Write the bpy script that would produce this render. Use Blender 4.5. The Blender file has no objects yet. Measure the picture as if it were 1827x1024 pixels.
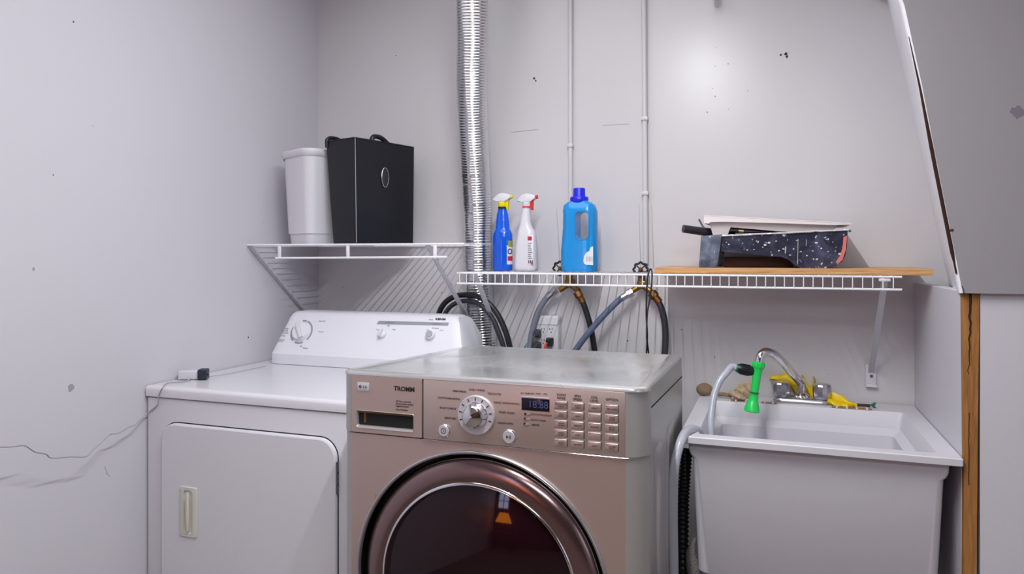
import bpy, bmesh, math, random
from mathutils import Vector, Matrix, noise
random.seed(7)
PI = math.pi
SC = bpy.context.scene
COL = SC.collection

# ------------------------------------------------------------------ camera
F_PX, CX, HY = 1300.0, 913.5, 455.0          # focal length / horizon of the 1827x1024 frame
TH = math.atan(0.36)                         # camera turned this far towards -X
EYE = Vector((0.0, 0.0, 1.24))
cam = bpy.data.cameras.new('camera')
cam.sensor_fit = 'HORIZONTAL'; cam.sensor_width = 36.0
cam.lens = F_PX / 1827.0 * 36.0
cam.shift_y = -(512.0 - HY) / 1827.0
cam.clip_start = 0.02
camo = bpy.data.objects.new('camera', cam); COL.objects.link(camo)
camo.location = EYE; camo.rotation_euler = (PI / 2, 0, TH)
SC.camera = camo

# ------------------------------------------------------------------ colour management, world
SC.view_settings.view_transform = 'Standard'
SC.view_settings.look = 'None'
SC.view_settings.gamma = 1.0
SC.view_settings.use_curve_mapping = False
SC.view_settings.exposure = 0.08
w = bpy.data.worlds.new('world'); SC.world = w; w.use_nodes = True
w.node_tree.nodes['Background'].inputs[0].default_value = (0.55, 0.6, 0.75, 1)
w.node_tree.nodes['Background'].inputs[1].default_value = 0.25

# ------------------------------------------------------------------ lights: the tube, plus added fills
def light(name, kind, loc, power, colour, size=0.1, size_y=None, rot=(0, 0, 0)):
    l = bpy.data.lights.new(name, kind); l.energy = power; l.color = colour
    if kind == 'POINT': l.shadow_soft_size = size
    else:
        l.shape = 'RECTANGLE'; l.size = size; l.size_y = size_y or size
    o = bpy.data.objects.new(name, l); COL.objects.link(o)
    o.location = loc; o.rotation_euler = rot
    return o
# the hanging tube light over the washer (its body is built further down): a narrow emitter below the tube
TUBE_STRENGTH = 1.2
TX, TZ = -0.32, 2.20
light('tube_light_below', 'AREA', (TX - .002, 0.82, TZ - .018), 27, (0.97, 0.992, 0.985), 0.014, 1.10, (0, math.radians(3), 0))
light('ceiling_bounce_fill', 'AREA', (-0.70, 1.35, 2.40), 11, (0.97, 0.99, 1.0), 1.2, 1.3)  # added fill standing in for light bounced off the ceiling, no fixture
light('rear_fill', 'AREA', (0.35, -1.3, 2.38), 33, (0.95, 0.99, 1.0), 1.1, 0.9)  # added soft fill from behind the camera, not a known lamp
light('side_fill', 'AREA', (2.44, -0.6, 1.45), 4, (0.75, 0.86, 1.0), 1.2, 1.0, (0, -PI / 2, PI))  # added cool fill from the right; that wall has no window

# ------------------------------------------------------------------ projection helpers (photo pixel + a real depth -> point)
_s, _c = math.sin(TH), math.cos(TH)
def ray(px, py):
    u = (px - CX) / F_PX; v = (py - HY) / F_PX
    return Vector((-_s + u * _c, _c + u * _s, -v))
def at(px, py, Y):
    r = ray(px, py); return EYE + r * (Y / r.y)
def atX(px, py, X):
    r = ray(px, py); return EYE + r * (X / r.x)
def atZ(px, py, z):
    r = ray(px, py); return EYE + r * ((z - EYE.z) / r.z)

# ------------------------------------------------------------------ materials
def lin(c):
    def f(x):
        x /= 255.0
        return x / 12.92 if x <= 0.04045 else ((x + 0.055) / 1.055) ** 2.4
    return (f(c[0]), f(c[1]), f(c[2]), 1.0)
def mat(name, rgb, rough=0.5, metal=0.0, spec=0.5, bump=0.0, bscale=40.0, var=0.0, vscale=6.0, trans=0.0, ior=1.45,
        coat=0.0, emit=None, estr=0.0, alpha=1.0, rvar=0.0, aniso=0.0, sss=0.0):
    m = bpy.data.materials.new(name); m.use_nodes = True
    nt = m.node_tree; N = nt.nodes; L = nt.links
    b = N['Principled BSDF']
    b.inputs['Base Color'].default_value = lin(rgb)
    b.inputs['Roughness'].default_value = rough
    b.inputs['Metallic'].default_value = metal
    b.inputs['Specular IOR Level'].default_value = spec
    b.inputs['Transmission Weight'].default_value = trans
    b.inputs['IOR'].default_value = ior
    b.inputs['Coat Weight'].default_value = coat
    b.inputs['Anisotropic'].default_value = aniso
    b.inputs['Alpha'].default_value = alpha
    if emit:
        b.inputs['Emission Color'].default_value = lin(emit); b.inputs['Emission Strength'].default_value = estr; m.cycles.emission_sampling = 'NONE'
    tc = N.new('ShaderNodeTexCoord')
    nz = N.new('ShaderNodeTexNoise'); nz.inputs['Scale'].default_value = vscale; nz.inputs['Detail'].default_value = 4
    L.new(tc.outputs['Object'], nz.inputs['Vector'])
    mx = N.new('ShaderNodeMix'); mx.data_type = 'RGBA'
    c = lin(rgb); d = max(0.0, 1.0 - var)
    mx.inputs[6].default_value = (c[0] * d, c[1] * d, c[2] * d, 1)
    k = 1 + var * 0.4
    mx.inputs[7].default_value = (min(1, c[0] * k), min(1, c[1] * k), min(1, c[2] * k), 1)
    L.new(nz.outputs['Fac'], mx.inputs[0]); L.new(mx.outputs[2], b.inputs['Base Color'])
    if rvar:
        mr = N.new('ShaderNodeMapRange'); mr.inputs[1].default_value = 0.3; mr.inputs[2].default_value = 0.7
        mr.inputs[3].default_value = max(0.02, rough - rvar); mr.inputs[4].default_value = rough + rvar
        L.new(nz.outputs['Fac'], mr.inputs[0]); L.new(mr.outputs[0], b.inputs['Roughness'])
    if bump:
        nb = N.new('ShaderNodeTexNoise'); nb.inputs['Scale'].default_value = bscale; nb.inputs['Detail'].default_value = 5
        L.new(tc.outputs['Object'], nb.inputs['Vector'])
        bp = N.new('ShaderNodeBump'); bp.inputs['Strength'].default_value = bump; bp.inputs['Distance'].default_value = 0.004
        L.new(nb.outputs['Fac'], bp.inputs['Height']); L.new(bp.outputs[0], b.inputs['Normal'])
    return m
def wood_mat(name, c1, c2, scale=(1, 1, 1), rough=0.6, ws=9.0, dist=6.0):
    m = bpy.data.materials.new(name); m.use_nodes = True
    nt = m.node_tree; N = nt.nodes; L = nt.links; b = N['Principled BSDF']; b.inputs['Roughness'].default_value = rough
    tc = N.new('ShaderNodeTexCoord'); mp = N.new('ShaderNodeMapping'); mp.inputs['Scale'].default_value = scale
    L.new(tc.outputs['Object'], mp.inputs['Vector'])
    nz = N.new('ShaderNodeTexNoise'); nz.inputs['Scale'].default_value = ws; nz.inputs['Detail'].default_value = 8; nz.inputs['Distortion'].default_value = 0.6
    L.new(mp.outputs[0], nz.inputs['Vector'])
    cr = N.new('ShaderNodeValToRGB'); cr.color_ramp.elements[0].position = 0.32; cr.color_ramp.elements[1].position = 0.68
    cr.color_ramp.elements[0].color = lin(c1); cr.color_ramp.elements[1].color = lin(c2)
    L.new(nz.outputs['Fac'], cr.inputs[0]); L.new(cr.outputs[0], b.inputs['Base Color'])
    bp = N.new('ShaderNodeBump'); bp.inputs['Strength'].default_value = 0.3; bp.inputs['Distance'].default_value = 0.002
    L.new(nz.outputs['Fac'], bp.inputs['Height']); L.new(bp.outputs[0], b.inputs['Normal'])
    return m
def splat_mat(name, base, dots, scale=60, thr=0.62, rough=0.5, base2=None):
    """paint-spattered plastic: base colour, cloudy variation, speckles and smears of dried paint"""
    m = bpy.data.materials.new(name); m.use_nodes = True
    nt = m.node_tree; N = nt.nodes; L = nt.links; b = N['Principled BSDF']; b.inputs['Roughness'].default_value = rough
    tc = N.new('ShaderNodeTexCoord')
    n1 = N.new('ShaderNodeTexNoise'); n1.inputs['Scale'].default_value = 14; n1.inputs['Detail'].default_value = 8; n1.inputs['Distortion'].default_value = 1.5
    L.new(tc.outputs['Object'], n1.inputs['Vector'])
    r1 = N.new('ShaderNodeValToRGB'); r1.color_ramp.elements[0].position = 0.42; r1.color_ramp.elements[1].position = 0.75
    r1.color_ramp.elements[0].color = lin(base); r1.color_ramp.elements[1].color = lin(base2 or (95, 98, 120))
    L.new(n1.outputs['Fac'], r1.inputs[0])
    n2 = N.new('ShaderNodeTexNoise'); n2.inputs['Scale'].default_value = scale; n2.inputs['Detail'].default_value = 3
    L.new(tc.outputs['Object'], n2.inputs['Vector'])
    r2 = N.new('ShaderNodeValToRGB'); r2.color_ramp.elements[0].position = thr; r2.color_ramp.elements[1].position = thr + 0.04
    r2.color_ramp.elements[0].color = (0, 0, 0, 1); r2.color_ramp.elements[1].color = (1, 1, 1, 1)
    L.new(n2.outputs['Fac'], r2.inputs[0])
    mx = N.new('ShaderNodeMix'); mx.data_type = 'RGBA'
    L.new(r2.outputs[0], mx.inputs[0]); L.new(r1.outputs[0], mx.inputs[6]); mx.inputs[7].default_value = lin(dots)
    L.new(mx.outputs[2], b.inputs['Base Color'])
    return m

M = {}
M['wall'] = mat('painted_wall', (203, 200, 209), 0.42, bump=0.05, bscale=60, var=0.05, vscale=1.2, spec=0.45)
M['wall_back'] = mat('painted_panel_wall', (206, 203, 208), 0.30, bump=0.05, bscale=25, var=0.05, vscale=1.5, spec=0.55)
M['bulk'] = mat('bulkhead_grey', (150, 145, 152), 0.5, bump=0.04, bscale=40, var=0.05, vscale=2)
M['ceiling'] = mat('ceiling_paint', (215, 213, 212), 0.8)
M['floor'] = mat('concrete_floor', (120, 108, 100), 0.7, var=0.3, vscale=5)
M['paneling'] = wood_mat('dark_paneling', (58, 30, 24), (88, 50, 40), (6, 6, 0.5), 0.5)
M['white_met'] = mat('white_enamel', (208, 206, 214), 0.28, spec=0.5, var=0.02)
M['white_pl'] = mat('white_plastic', (214, 212, 220), 0.35, var=0.02)
M['console'] = mat('console_plastic', (222, 221, 230), 0.38, var=0.02)
M['cream_plate'] = mat('pale_pull_plate', (202, 200, 190), 0.35)
M['cream'] = mat('cream_plastic', (205, 199, 176), 0.35, var=0.04)
M['dark_gap'] = mat('dark_gap', (22, 20, 22), 0.7)
M['grey_print'] = mat('grey_print', (120, 120, 132), 0.6)
M['ltgrey'] = mat('light_grey_plastic', (165, 166, 175), 0.4)
M['midgrey'] = mat('mid_grey_print', (146, 147, 158), 0.5)
M['titan'] = mat('brushed_titanium', (201, 182, 176), 0.38, metal=0.75, var=0.03, vscale=3, aniso=0.3)
M['titan_side'] = mat('grey_steel_side', (184, 181, 180), 0.36, metal=0.55, var=0.05)
M['steeltop'] = mat('steel_top', (206, 205, 206), 0.22, metal=0.6, var=0.12, vscale=5, rvar=0.10, bump=0.05, bscale=7)
M['chrome'] = mat('chrome', (225, 225, 228), 0.10, metal=1.0)
M['chrome_h'] = mat('worn_chrome', (190, 190, 198), 0.22, metal=0.9)
M['chrome_r'] = mat('satin_chrome', (205, 205, 212), 0.28, metal=1.0)
M['door_ring'] = mat('polished_bronze_ring', (146, 122, 124), 0.20, metal=0.95, var=0.1, vscale=4)
M['door_glass'] = mat('dark_door_glass', (30, 10, 18), 0.04, spec=0.45, var=0.3, vscale=5)
M['bezel_black'] = mat('black_gasket', (14, 13, 15), 0.4)
M['knob_silver'] = mat('silver_dial_ring', (205, 202, 210), 0.38, metal=0.5)
M['print_dark'] = mat('dark_print', (38, 28, 30), 0.6)
M['display'] = mat('display_black', (14, 14, 32), 0.15)
M['digit'] = mat('display_digit', (72, 78, 118), 0.4)
M['badge'] = mat('badge_plate', (200, 198, 205), 0.3, metal=0.3)
M['navy'] = mat('navy_print', (35, 38, 75), 0.5)
M['brown_in'] = mat('drawer_recess', (110, 78, 50), 0.35, metal=0.4)
M['wire'] = mat('white_wire_coating', (232, 230, 236), 0.32, var=0.02)
M['bracket'] = mat('grey_white_strut', (196, 195, 202), 0.35)
M['ply'] = wood_mat('plywood_board', (176, 122, 74), (216, 172, 118), (1.2, 9, 30), 0.6)
M['stud'] = wood_mat('raw_wood_edge', (136, 88, 42), (172, 118, 60), (16, 9, 1.2), 0.7)
M['crack'] = mat('wood_crack', (50, 24, 12), 0.9)
M['foil'] = mat('aluminium_foil', (214, 214, 216), 0.17, metal=1.0, bump=0.10, bscale=50)
M['pipe'] = mat('painted_pipe', (206, 202, 208), 0.35)
M['brass'] = mat('brass', (150, 118, 62), 0.32, metal=0.85, var=0.25, vscale=60)
M['copper'] = mat('copper_brass', (128, 86, 52), 0.35, metal=0.8, var=0.2, vscale=60)
M['black_iron'] = mat('black_iron', (26, 24, 28), 0.5)
M['black_rub'] = mat('black_rubber', (28, 28, 34), 0.35)
M['black_rub2'] = mat('grey_black_rubber', (50, 50, 60), 0.35)
M['grey_hose'] = mat('grey_hose', (120, 126, 142), 0.38)
M['blue_hose'] = mat('blue_grey_hose', (92, 103, 132), 0.35)
M['clear_hose'] = mat('translucent_grey_hose', (176, 178, 190), 0.22, spec=0.6, coat=0.3)
M['teal'] = mat('teal_plastic', (40, 150, 165), 0.4)
M['orange'] = mat('orange_red_cord', (225, 70, 45), 0.4)
M['plug_grey'] = mat('dark_grey_plug', (72, 74, 78), 0.5)
M['blue_spray'] = mat('blue_liquid_plastic', (16, 92, 222), 0.18, coat=0.4, var=0.25, vscale=14)
M['blue_jug'] = mat('bright_blue_plastic', (18, 140, 215), 0.22, coat=0.3, var=0.1, vscale=10)
M['blue_cap'] = mat('deep_blue_cap', (28, 34, 215), 0.35)
M['yellow'] = mat('yellow_plastic', (232, 212, 20), 0.35)
M['red'] = mat('red_plastic', (225, 32, 32), 0.35)
M['lbl_white'] = mat('paper_label', (222, 218, 226), 0.5)
M['lbl_green'] = mat('olive_label', (150, 158, 40), 0.5)
M['lbl_red'] = mat('red_label', (190, 40, 60), 0.5)
M['black_bin'] = mat('black_fabric_board', (17, 18, 27), 0.42, bump=0.1, bscale=200)
M['seam'] = mat('pale_stitching', (150, 150, 155), 0.6)
M['gunmetal'] = mat('gunmetal_disc', (70, 72, 78), 0.3, metal=0.7, var=0.4, vscale=30)
M['tray_black'] = splat_mat('spattered_navy_plastic', (34, 36, 58), (215, 215, 222), 95, 0.66, 0.45, (84, 86, 116))
M['tray_leg'] = splat_mat('spattered_slate_plastic', (60, 66, 84), (205, 205, 212), 80, 0.68, 0.5, (128, 138, 156))
M['tray_paint'] = splat_mat('dried_white_paint', (196, 194, 192), (240, 240, 240), 80, 0.6, 0.6, (225, 224, 222))
M['pink'] = mat('pink_paint', (222, 122, 118), 0.5, var=0.1)
M['tray_white'] = mat('white_tray_plastic', (226, 216, 216), 0.4)
M['umber'] = mat('shade_and_handle_brown', (70, 38, 32), 0.6, var=0.2)
M['handle_b'] = mat('black_handle', (48, 44, 56), 0.35, var=0.3, vscale=60)
M['rod'] = mat('grey_metal_rod', (110, 114, 122), 0.35, metal=0.7)
M['purple'] = mat('purple_band', (70, 30, 70), 0.5)
M['gold'] = mat('gold_ferrule', (196, 160, 110), 0.35, metal=0.6)
M['tub'] = mat('white_tub_plastic', (206, 203, 212), 0.4, bump=0.05, bscale=90, var=0.05, vscale=9)
M['tub_front'] = M['tub']
M['green'] = mat('green_plastic', (38, 205, 92), 0.3)
M['dgreen'] = mat('dark_green_plastic', (18, 110, 70), 0.35)
M['stone'] = mat('brown_stone', (146, 122, 98), 0.75, bump=0.5, bscale=60, var=0.6, vscale=30)
M['shell'] = mat('tan_shell', (214, 188, 152), 0.55, bump=0.5, bscale=70, var=0.9, vscale=70)
M['glove'] = mat('yellow_rubber', (232, 198, 10), 0.4, bump=0.3, bscale=30, var=0.15, vscale=30)
M['mesh_grey'] = mat('grey_mesh', (126, 124, 119), 0.7, bump=1.0, bscale=260, var=0.6, vscale=260)
M['stain'] = mat('rust_residue', (165, 130, 100), 0.8, var=0.5, vscale=60)
M['shade'] = mat('amber_lamp_shade', (220, 130, 40), 0.6, emit=(255, 140, 30), estr=7.0)
M['winpane'] = mat('bright_window_pane', (220, 225, 240), 0.6, emit=(205, 215, 255), estr=6.0)
M['darkwood'] = mat('dark_wood', (60, 30, 22), 0.4)
M['hole'] = mat('hole_dark', (60, 52, 50), 0.9)
M['smudge'] = mat('faint_smudge', (160, 152, 158), 0.8)
M['white_dev'] = mat('white_adapter', (198, 197, 204), 0.35)
M['navy_dev'] = mat('dark_blue_plug', (34, 38, 56), 0.35)
M['cord_w'] = mat('pale_grey_cord', (160, 158, 165), 0.4)

# ------------------------------------------------------------------ object helpers
ORG = {}            # name of object -> world origin of its local frame
def finish(name, bm, m, parent=None, smooth=True, angle=35, origin=None):
    """link the bmesh (built in world coordinates) as one object"""
    bmesh.ops.remove_doubles(bm, verts=bm.verts, dist=1e-6)
    if parent is not None: org = ORG[parent.name]
    elif origin is not None: org = Vector(origin)
    else:
        xs = [v.co.x for v in bm.verts]; ys = [v.co.y for v in bm.verts]; zs = [v.co.z for v in bm.verts]
        org = Vector(((min(xs) + max(xs)) / 2, (min(ys) + max(ys)) / 2, min(zs)))
    bmesh.ops.translate(bm, verts=bm.verts, vec=-org)
    bmesh.ops.recalc_face_normals(bm, faces=bm.faces)
    me = bpy.data.meshes.new(name)
    bm.to_mesh(me); bm.free()
    ms = m if isinstance(m, (list, tuple)) else [m]
    for x in ms: me.materials.append(x)
    if smooth:
        for p in me.polygons: p.use_smooth = True
        me.set_sharp_from_angle(angle=math.radians(angle))
    o = bpy.data.objects.new(name, me); COL.objects.link(o)
    if parent is not None: o.parent = parent
    else: o.location = org
    ORG[o.name] = org
    return o
def thing(name, label, cat, loc, group=None):
    o = bpy.data.objects.new(name, None); COL.objects.link(o); o.location = loc
    o.empty_display_size = 0.05
    o['label'] = label; o['category'] = cat
    if group: o['group'] = group
    ORG[o.name] = Vector(loc)
    return o
def tag(o, label, cat, group=None):
    o['label'] = label; o['category'] = cat
    if group: o['group'] = group
    return o
def struct(o):
    o['kind'] = 'structure'; return o
def dup(root, delta, label=None):
    r = root.copy(); COL.objects.link(r); r.location = root.location + Vector(delta)
    ORG[r.name] = ORG[root.name] + Vector(delta)
    if label: r['label'] = label
    for ch in list(root.children):
        c = ch.copy(); COL.objects.link(c); c.parent = r
        for g in list(ch.children):
            d = g.copy(); COL.objects.link(d); d.parent = c
    return r

def B(): return bmesh.new()
def box(bm, x0, x1, y0, y1, z0, z1, bev=0.0, seg=2, rot=None, mi=0):
    r = bmesh.ops.create_cube(bm, size=1.0)
    vs = r['verts']; c = Vector(((x0 + x1) / 2, (y0 + y1) / 2, (z0 + z1) / 2))
    for v in vs:
        v.co = Vector((v.co.x * (x1 - x0), v.co.y * (y1 - y0), v.co.z * (z1 - z0)))
    fs = list({f for v in vs for f in v.link_faces})
    if bev > 0:
        es = list({e for v in vs for e in v.link_edges})
        rb = bmesh.ops.bevel(bm, geom=es, offset=bev, segments=seg, profile=0.5, affect='EDGES')
        vs = list({v for f in rb['faces'] for v in f.verts} | {v for v in vs if v.is_valid})
        fs = list({f for v in vs for f in v.link_faces})
    for v in vs:
        if rot is not None: v.co = rot @ v.co
        v.co += c
    for f in fs: f.material_index = mi
    return vs
def smoothpath(pts, n=8):
    P = [Vector(p) for p in pts]
    if len(P) < 3: return P
    out = []
    for i in range(len(P) - 1):
        p0 = P[max(i - 1, 0)]; p1 = P[i]; p2 = P[i + 1]; p3 = P[min(i + 2, len(P) - 1)]
        if i == 0: p0 = p1 * 2 - p2
        if i == len(P) - 2: p3 = p2 * 2 - p1
        for k in range(n):
            t = k / n
            out.append(0.5 * ((2 * p1) + (p2 - p0) * t + (2 * p0 - 5 * p1 + 4 * p2 - p3) * t * t + (3 * p1 - p0 - 3 * p2 + p3) * t ** 3))
    out.append(P[-1]); return out
def tube(bm, pts, r, seg=10, smooth=0, caps=True, rf=None, mi=0, flat=1.0):
    """round tube along a path; rf(i, t, ang) may modulate the radius"""
    P = smoothpath(pts, smooth) if smooth else [Vector(p) for p in pts]
    n = len(P); rings = []
    if isinstance(r, (list, tuple)) and len(r) != n:          # radii given per control point
        rc = r; r = []
        for i in range(n):
            q = i / (n - 1) * (len(rc) - 1); k = min(int(q), len(rc) - 2); r.append(rc[k] + (rc[k + 1] - rc[k]) * (q - k))
    T = (P[1] - P[0]).normalized()
    up = Vector((0, 0, 1)) if abs(T.z) < 0.9 else Vector((0, -1, 0))
    u = T.cross(up).normalized(); v = u.cross(T).normalized()
    for i in range(n):
        if i == 0: t2 = (P[1] - P[0])
        elif i == n - 1: t2 = (P[-1] - P[-2])
        else: t2 = (P[i + 1] - P[i - 1])
        if t2.length < 1e-9: t2 = T
        t2 = t2.normalized()
        ax = T.cross(t2)
        if ax.length > 1e-7:
            R = Matrix.Rotation(T.angle(t2), 3, ax.normalized()); u = R @ u; v = R @ v
        T = t2
        ring = []
        rr = r[i] if isinstance(r, (list, tuple)) else r
        for k in range(seg):
            a = 2 * PI * k / seg
            q = rr if rf is None else rf(i, i / (n - 1), a)
            ring.append(bm.verts.new(P[i] + u * math.cos(a) * q + v * math.sin(a) * q * flat))
        rings.append(ring)
    for i in range(n - 1):
        for k in range(seg):
            f = bm.faces.new((rings[i][k], rings[i][(k + 1) % seg], rings[i + 1][(k + 1) % seg], rings[i + 1][k])); f.material_index = mi
    if caps:
        f = bm.faces.new(rings[0][::-1]); f.material_index = mi
        f = bm.faces.new(rings[-1]); f.material_index = mi
def lathe(bm, prof, centre, axis='Z', seg=32, mi=0, closed=False, rot=None, scale=(1, 1)):
    """prof: (radius, height) pairs; axis Z up, or 'Y' where height runs along +Y (negative = towards the camera)"""
    C0 = Vector(centre); rings = []
    for (r, h) in prof:
        if r < 1e-6:
            p = Vector((0, 0, h)) if axis == 'Z' else Vector((0, h, 0)) if axis == 'Y' else Vector((h, 0, 0))
            if rot is not None: p = rot @ p
            rings.append([bm.verts.new(C0 + p)]); continue
        ring = []
        for k in range(seg):
            a = 2 * PI * k / seg; x = r * math.cos(a) * scale[0]; y = r * math.sin(a) * scale[1]
            p = Vector((x, y, h)) if axis == 'Z' else Vector((x, h, y)) if axis == 'Y' else Vector((h, x, y))
            if rot is not None: p = rot @ p
            ring.append(bm.verts.new(C0 + p))
        rings.append(ring)
    nn = len(rings)
    for i in range(nn - 1):
        a, b = rings[i], rings[i + 1]
        for k in range(seg):
            k2 = (k + 1) % seg
            if len(a) == 1 and len(b) == 1: continue
            if len(a) == 1: f = bm.faces.new((a[0], b[k], b[k2]))
            elif len(b) == 1: f = bm.faces.new((a[k], a[k2], b[0]))
            else: f = bm.faces.new((a[k], a[k2], b[k2], b[k]))
            f.material_index = mi
def prism(bm, pts, vec, mi=0, bev=0):
    """closed polygon (list of 3D points) extruded by vec"""
    vs = [bm.verts.new(Vector(p)) for p in pts]; ws = [bm.verts.new(Vector(p) + Vector(vec)) for p in pts]
    n = len(vs); fs = [bm.faces.new(vs), bm.faces.new(ws[::-1])]
    for i in range(n): fs.append(bm.faces.new((vs[i], ws[i], ws[(i + 1) % n], vs[(i + 1) % n])))
    for f in fs: f.material_index = mi
    if bev:
        es = [e for e in {e for f in fs[:2] for e in f.edges}]
        bmesh.ops.bevel(bm, geom=es, offset=bev, segments=2, profile=0.5, affect='EDGES')
def rrect(w, d, r, n=5, cx=0, cy=0, rot=0):
    """rounded rectangle outline, 4*(n+1) points"""
    r = min(r, w / 2 - 1e-5, d / 2 - 1e-5); out = []
    for (sx, sy, a0) in ((1, 1, 0), (-1, 1, PI / 2), (-1, -1, PI), (1, -1, 1.5 * PI)):
        for k in range(n + 1):
            a = a0 + PI / 2 * k / n
            x = sx * (w / 2 - r) + r * math.cos(a); y = sy * (d / 2 - r) + r * math.sin(a)
            out.append((cx + x * math.cos(rot) - y * math.sin(rot), cy + x * math.sin(rot) + y * math.cos(rot)))
    return out
def loft(bm, sections, cap0=True, cap1=True, mi=0):
    """sections: list of lists of 3D points, equal counts"""
    rings = [[bm.verts.new(Vector(p)) for p in s] for s in sections]
    n = len(rings[0])
    for i in range(len(rings) - 1):
        for k in range(n):
            f = bm.faces.new((rings[i][k], rings[i][(k + 1) % n], rings[i + 1][(k + 1) % n], rings[i + 1][k])); f.material_index = mi
    if cap0: bm.faces.new(rings[0][::-1]).material_index = mi
    if cap1: bm.faces.new(rings[-1]).material_index = mi
    return rings
def lift(outline, z): return [(x, y, z) for x, y in outline]
def ball(bm, c, r, sx=1, sy=1, sz=1, sub=2, mi=0):
    q = bmesh.ops.create_icosphere(bm, subdivisions=sub, radius=r)
    for v in q['verts']: v.co = Vector((v.co.x * sx, v.co.y * sy, v.co.z * sz)) + Vector(c)
    for f in {f for v in q['verts'] for f in v.link_faces}: f.material_index = mi
    return q['verts']
def add_text(bm, s, pos, size, face='Y', align='CENTER', depth=0.0002, sx=1.0, R=None, bold=0.0):
    """flat lettering added to bm; pos is the text's centre; faces -Y unless a matrix R is given"""
    cu = bpy.data.curves.new('t', 'FONT'); cu.body = s; cu.size = size; cu.align_x = align; cu.align_y = 'CENTER'
    cu.extrude = depth; cu.resolution_u = 2; cu.offset = bold
    o = bpy.data.objects.new('t', cu)
    me = bpy.data.meshes.new_from_object(o)
    RM = R if R is not None else Matrix.Rotation(PI / 2, 3, 'X')
    P = Vector(pos); base = len(bm.verts)
    tmp = bmesh.new(); tmp.from_mesh(me)
    mp = {}
    for v in tmp.verts: mp[v.index] = bm.verts.new(P + RM @ Vector((v.co.x * sx, v.co.y, v.co.z)))
    for f in tmp.faces:
        try: bm.faces.new([mp[v.index] for v in f.verts])
        except ValueError: pass
    tmp.free()
    bpy.data.objects.remove(o); bpy.data.curves.remove(cu); bpy.data.meshes.remove(me)

# ================================================================== ROOM
YW = 2.40; XL = -1.661; XR = 2.5; YB = -3.2; ZC = 2.42
b = B(); box(b, XL - 0.1, XR + 0.1, YB - 0.1, YW + 0.1, -0.1, 0.0); struct(finish('floor', b, M['floor'], smooth=False))
b = B(); box(b, XL - 0.1, XR + 0.1, YB - 0.1, YW + 0.1, ZC, ZC + 0.1); struct(finish('ceiling', b, M['ceiling'], smooth=False))
b = B(); box(b, XL - 0.1, XR + 0.1, YW, YW + 0.1, 0, ZC); wall_back = struct(finish('wall_back', b, M['wall_back'], smooth=False))
b = B(); box(b, XL - 0.1, XL, YB, YW, 0, ZC); wall_left = struct(finish('wall_left', b, M['wall'], smooth=False))
b = B(); box(b, XR, XR + 0.1, YB, YW, 0, ZC); struct(finish('wall_right', b, M['wall'], smooth=False))
b = B(); box(b, XL - 0.1, XR + 0.1, YB - 0.1, YB, 0, ZC); struct(finish('wall_front', b, M['paneling'], smooth=False))

def ceiling_tube():
    x, y0, y1, z = -0.32, 0.25, 1.39, 2.20
    t = thing('ceiling_light', 'bare glowing tube light hanging below the ceiling above the washer', 'light', (x, .7, ZC))
    b = B(); box(b, x - .010, x + .010, y0 - .03, y1 + .03, z + .075, z + .09, .004); finish('light_housing', b, M['white_pl'], t)
    for y in (y0 - .012, y1 + .012):
        b = B(); box(b, x - .012, x + .012, y - .010, y + .010, z - .02, z + .058, .003); finish('tube_holder', b, M['white_pl'], t)
        b = B(); tube(b, [(x, y, z + .088), (x, y, ZC - .0005)], .004, 8); finish('hanging_rod', b, M['rod'], t)
    b = B(); tube(b, [(x, y0, z), (x, y1, z)], .013, 16); finish('light_tube', b, mat('glowing_tube', (255, 250, 250), 0.5, emit=(255, 249, 249), estr=TUBE_STRENGTH), t)
ceiling_tube()

# little marks on the walls
def disc(bm, c, r, n=10, axis='Y', t=0.0006, sx=1, sz=1):
    P = Vector(c); pts = []
    for k in range(n):
        a = 2 * PI * k / n; q = r * random.uniform(0.75, 1.2)
        pts.append(P + (Vector((math.cos(a) * q * sx, 0, math.sin(a) * q * sz)) if axis == 'Y' else Vector((0, math.cos(a) * q * sx, math.sin(a) * q * sz))))
    prism(bm, pts, (0, -t, 0) if axis == 'Y' else (t, 0, 0))
b = B()
for px, py, r in ((953, 140, .0045), (956, 144, .003), (1393, 98, .0035), (1402, 96, .005), (1404, 101, .004), (706, 99, .0018), (1299, 114, .0015),
                  (1276, 118, .0012), (1334, 162, .0015), (1276, 172, .0015), (1271, 158, .0012), (1262, 200, .0016), (1300, 195, .0012), (1277, 85, .001),
                  (1216, 588, .0018), (1275, 637, .0018), (1120, 608, .0025), (612, 513, .0015), (788, 522, .0015), (1478, 668, .001), (1420, 682, .0015), (860, 462, .001)):
    disc(b, at(px, py, YW), r)
finish('nail_holes', b, M['hole'], wall_back, smooth=False)
b = B()
for a0, a1 in (((1074, 224), (1122, 221)), ((912, 236), (960, 231))):
    tube(b, [at(a0[0], a0[1], YW - .0002), at(a1[0], a1[1], YW - .0002)], .0007, 5)
finish('scratch_marks', b, M['smudge'], wall_back)
b = B()
for px, py, r in ((131, 39, .0022), (443, 602, .0026), (95, 312, .0015), (165, 225, .001), (470, 398, .001), (190, 845, .001)):
    disc(b, atX(px, py, XL), r, axis='X')
finish('nail_holes', b, M['hole'], wall_left, smooth=False)
b = B(); disc(b, atX(127, 692, XL), .009, 14, 'X', .0003); disc(b, atX(60, 480, XL), .004, 14, 'X', .0003)
tube(b, [atX(187, 832, XL), atX(190, 842, XL), atX(195, 850, XL)], .0007, 5)
finish('smudges', b, M['smudge'], wall_left, smooth=False)

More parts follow.
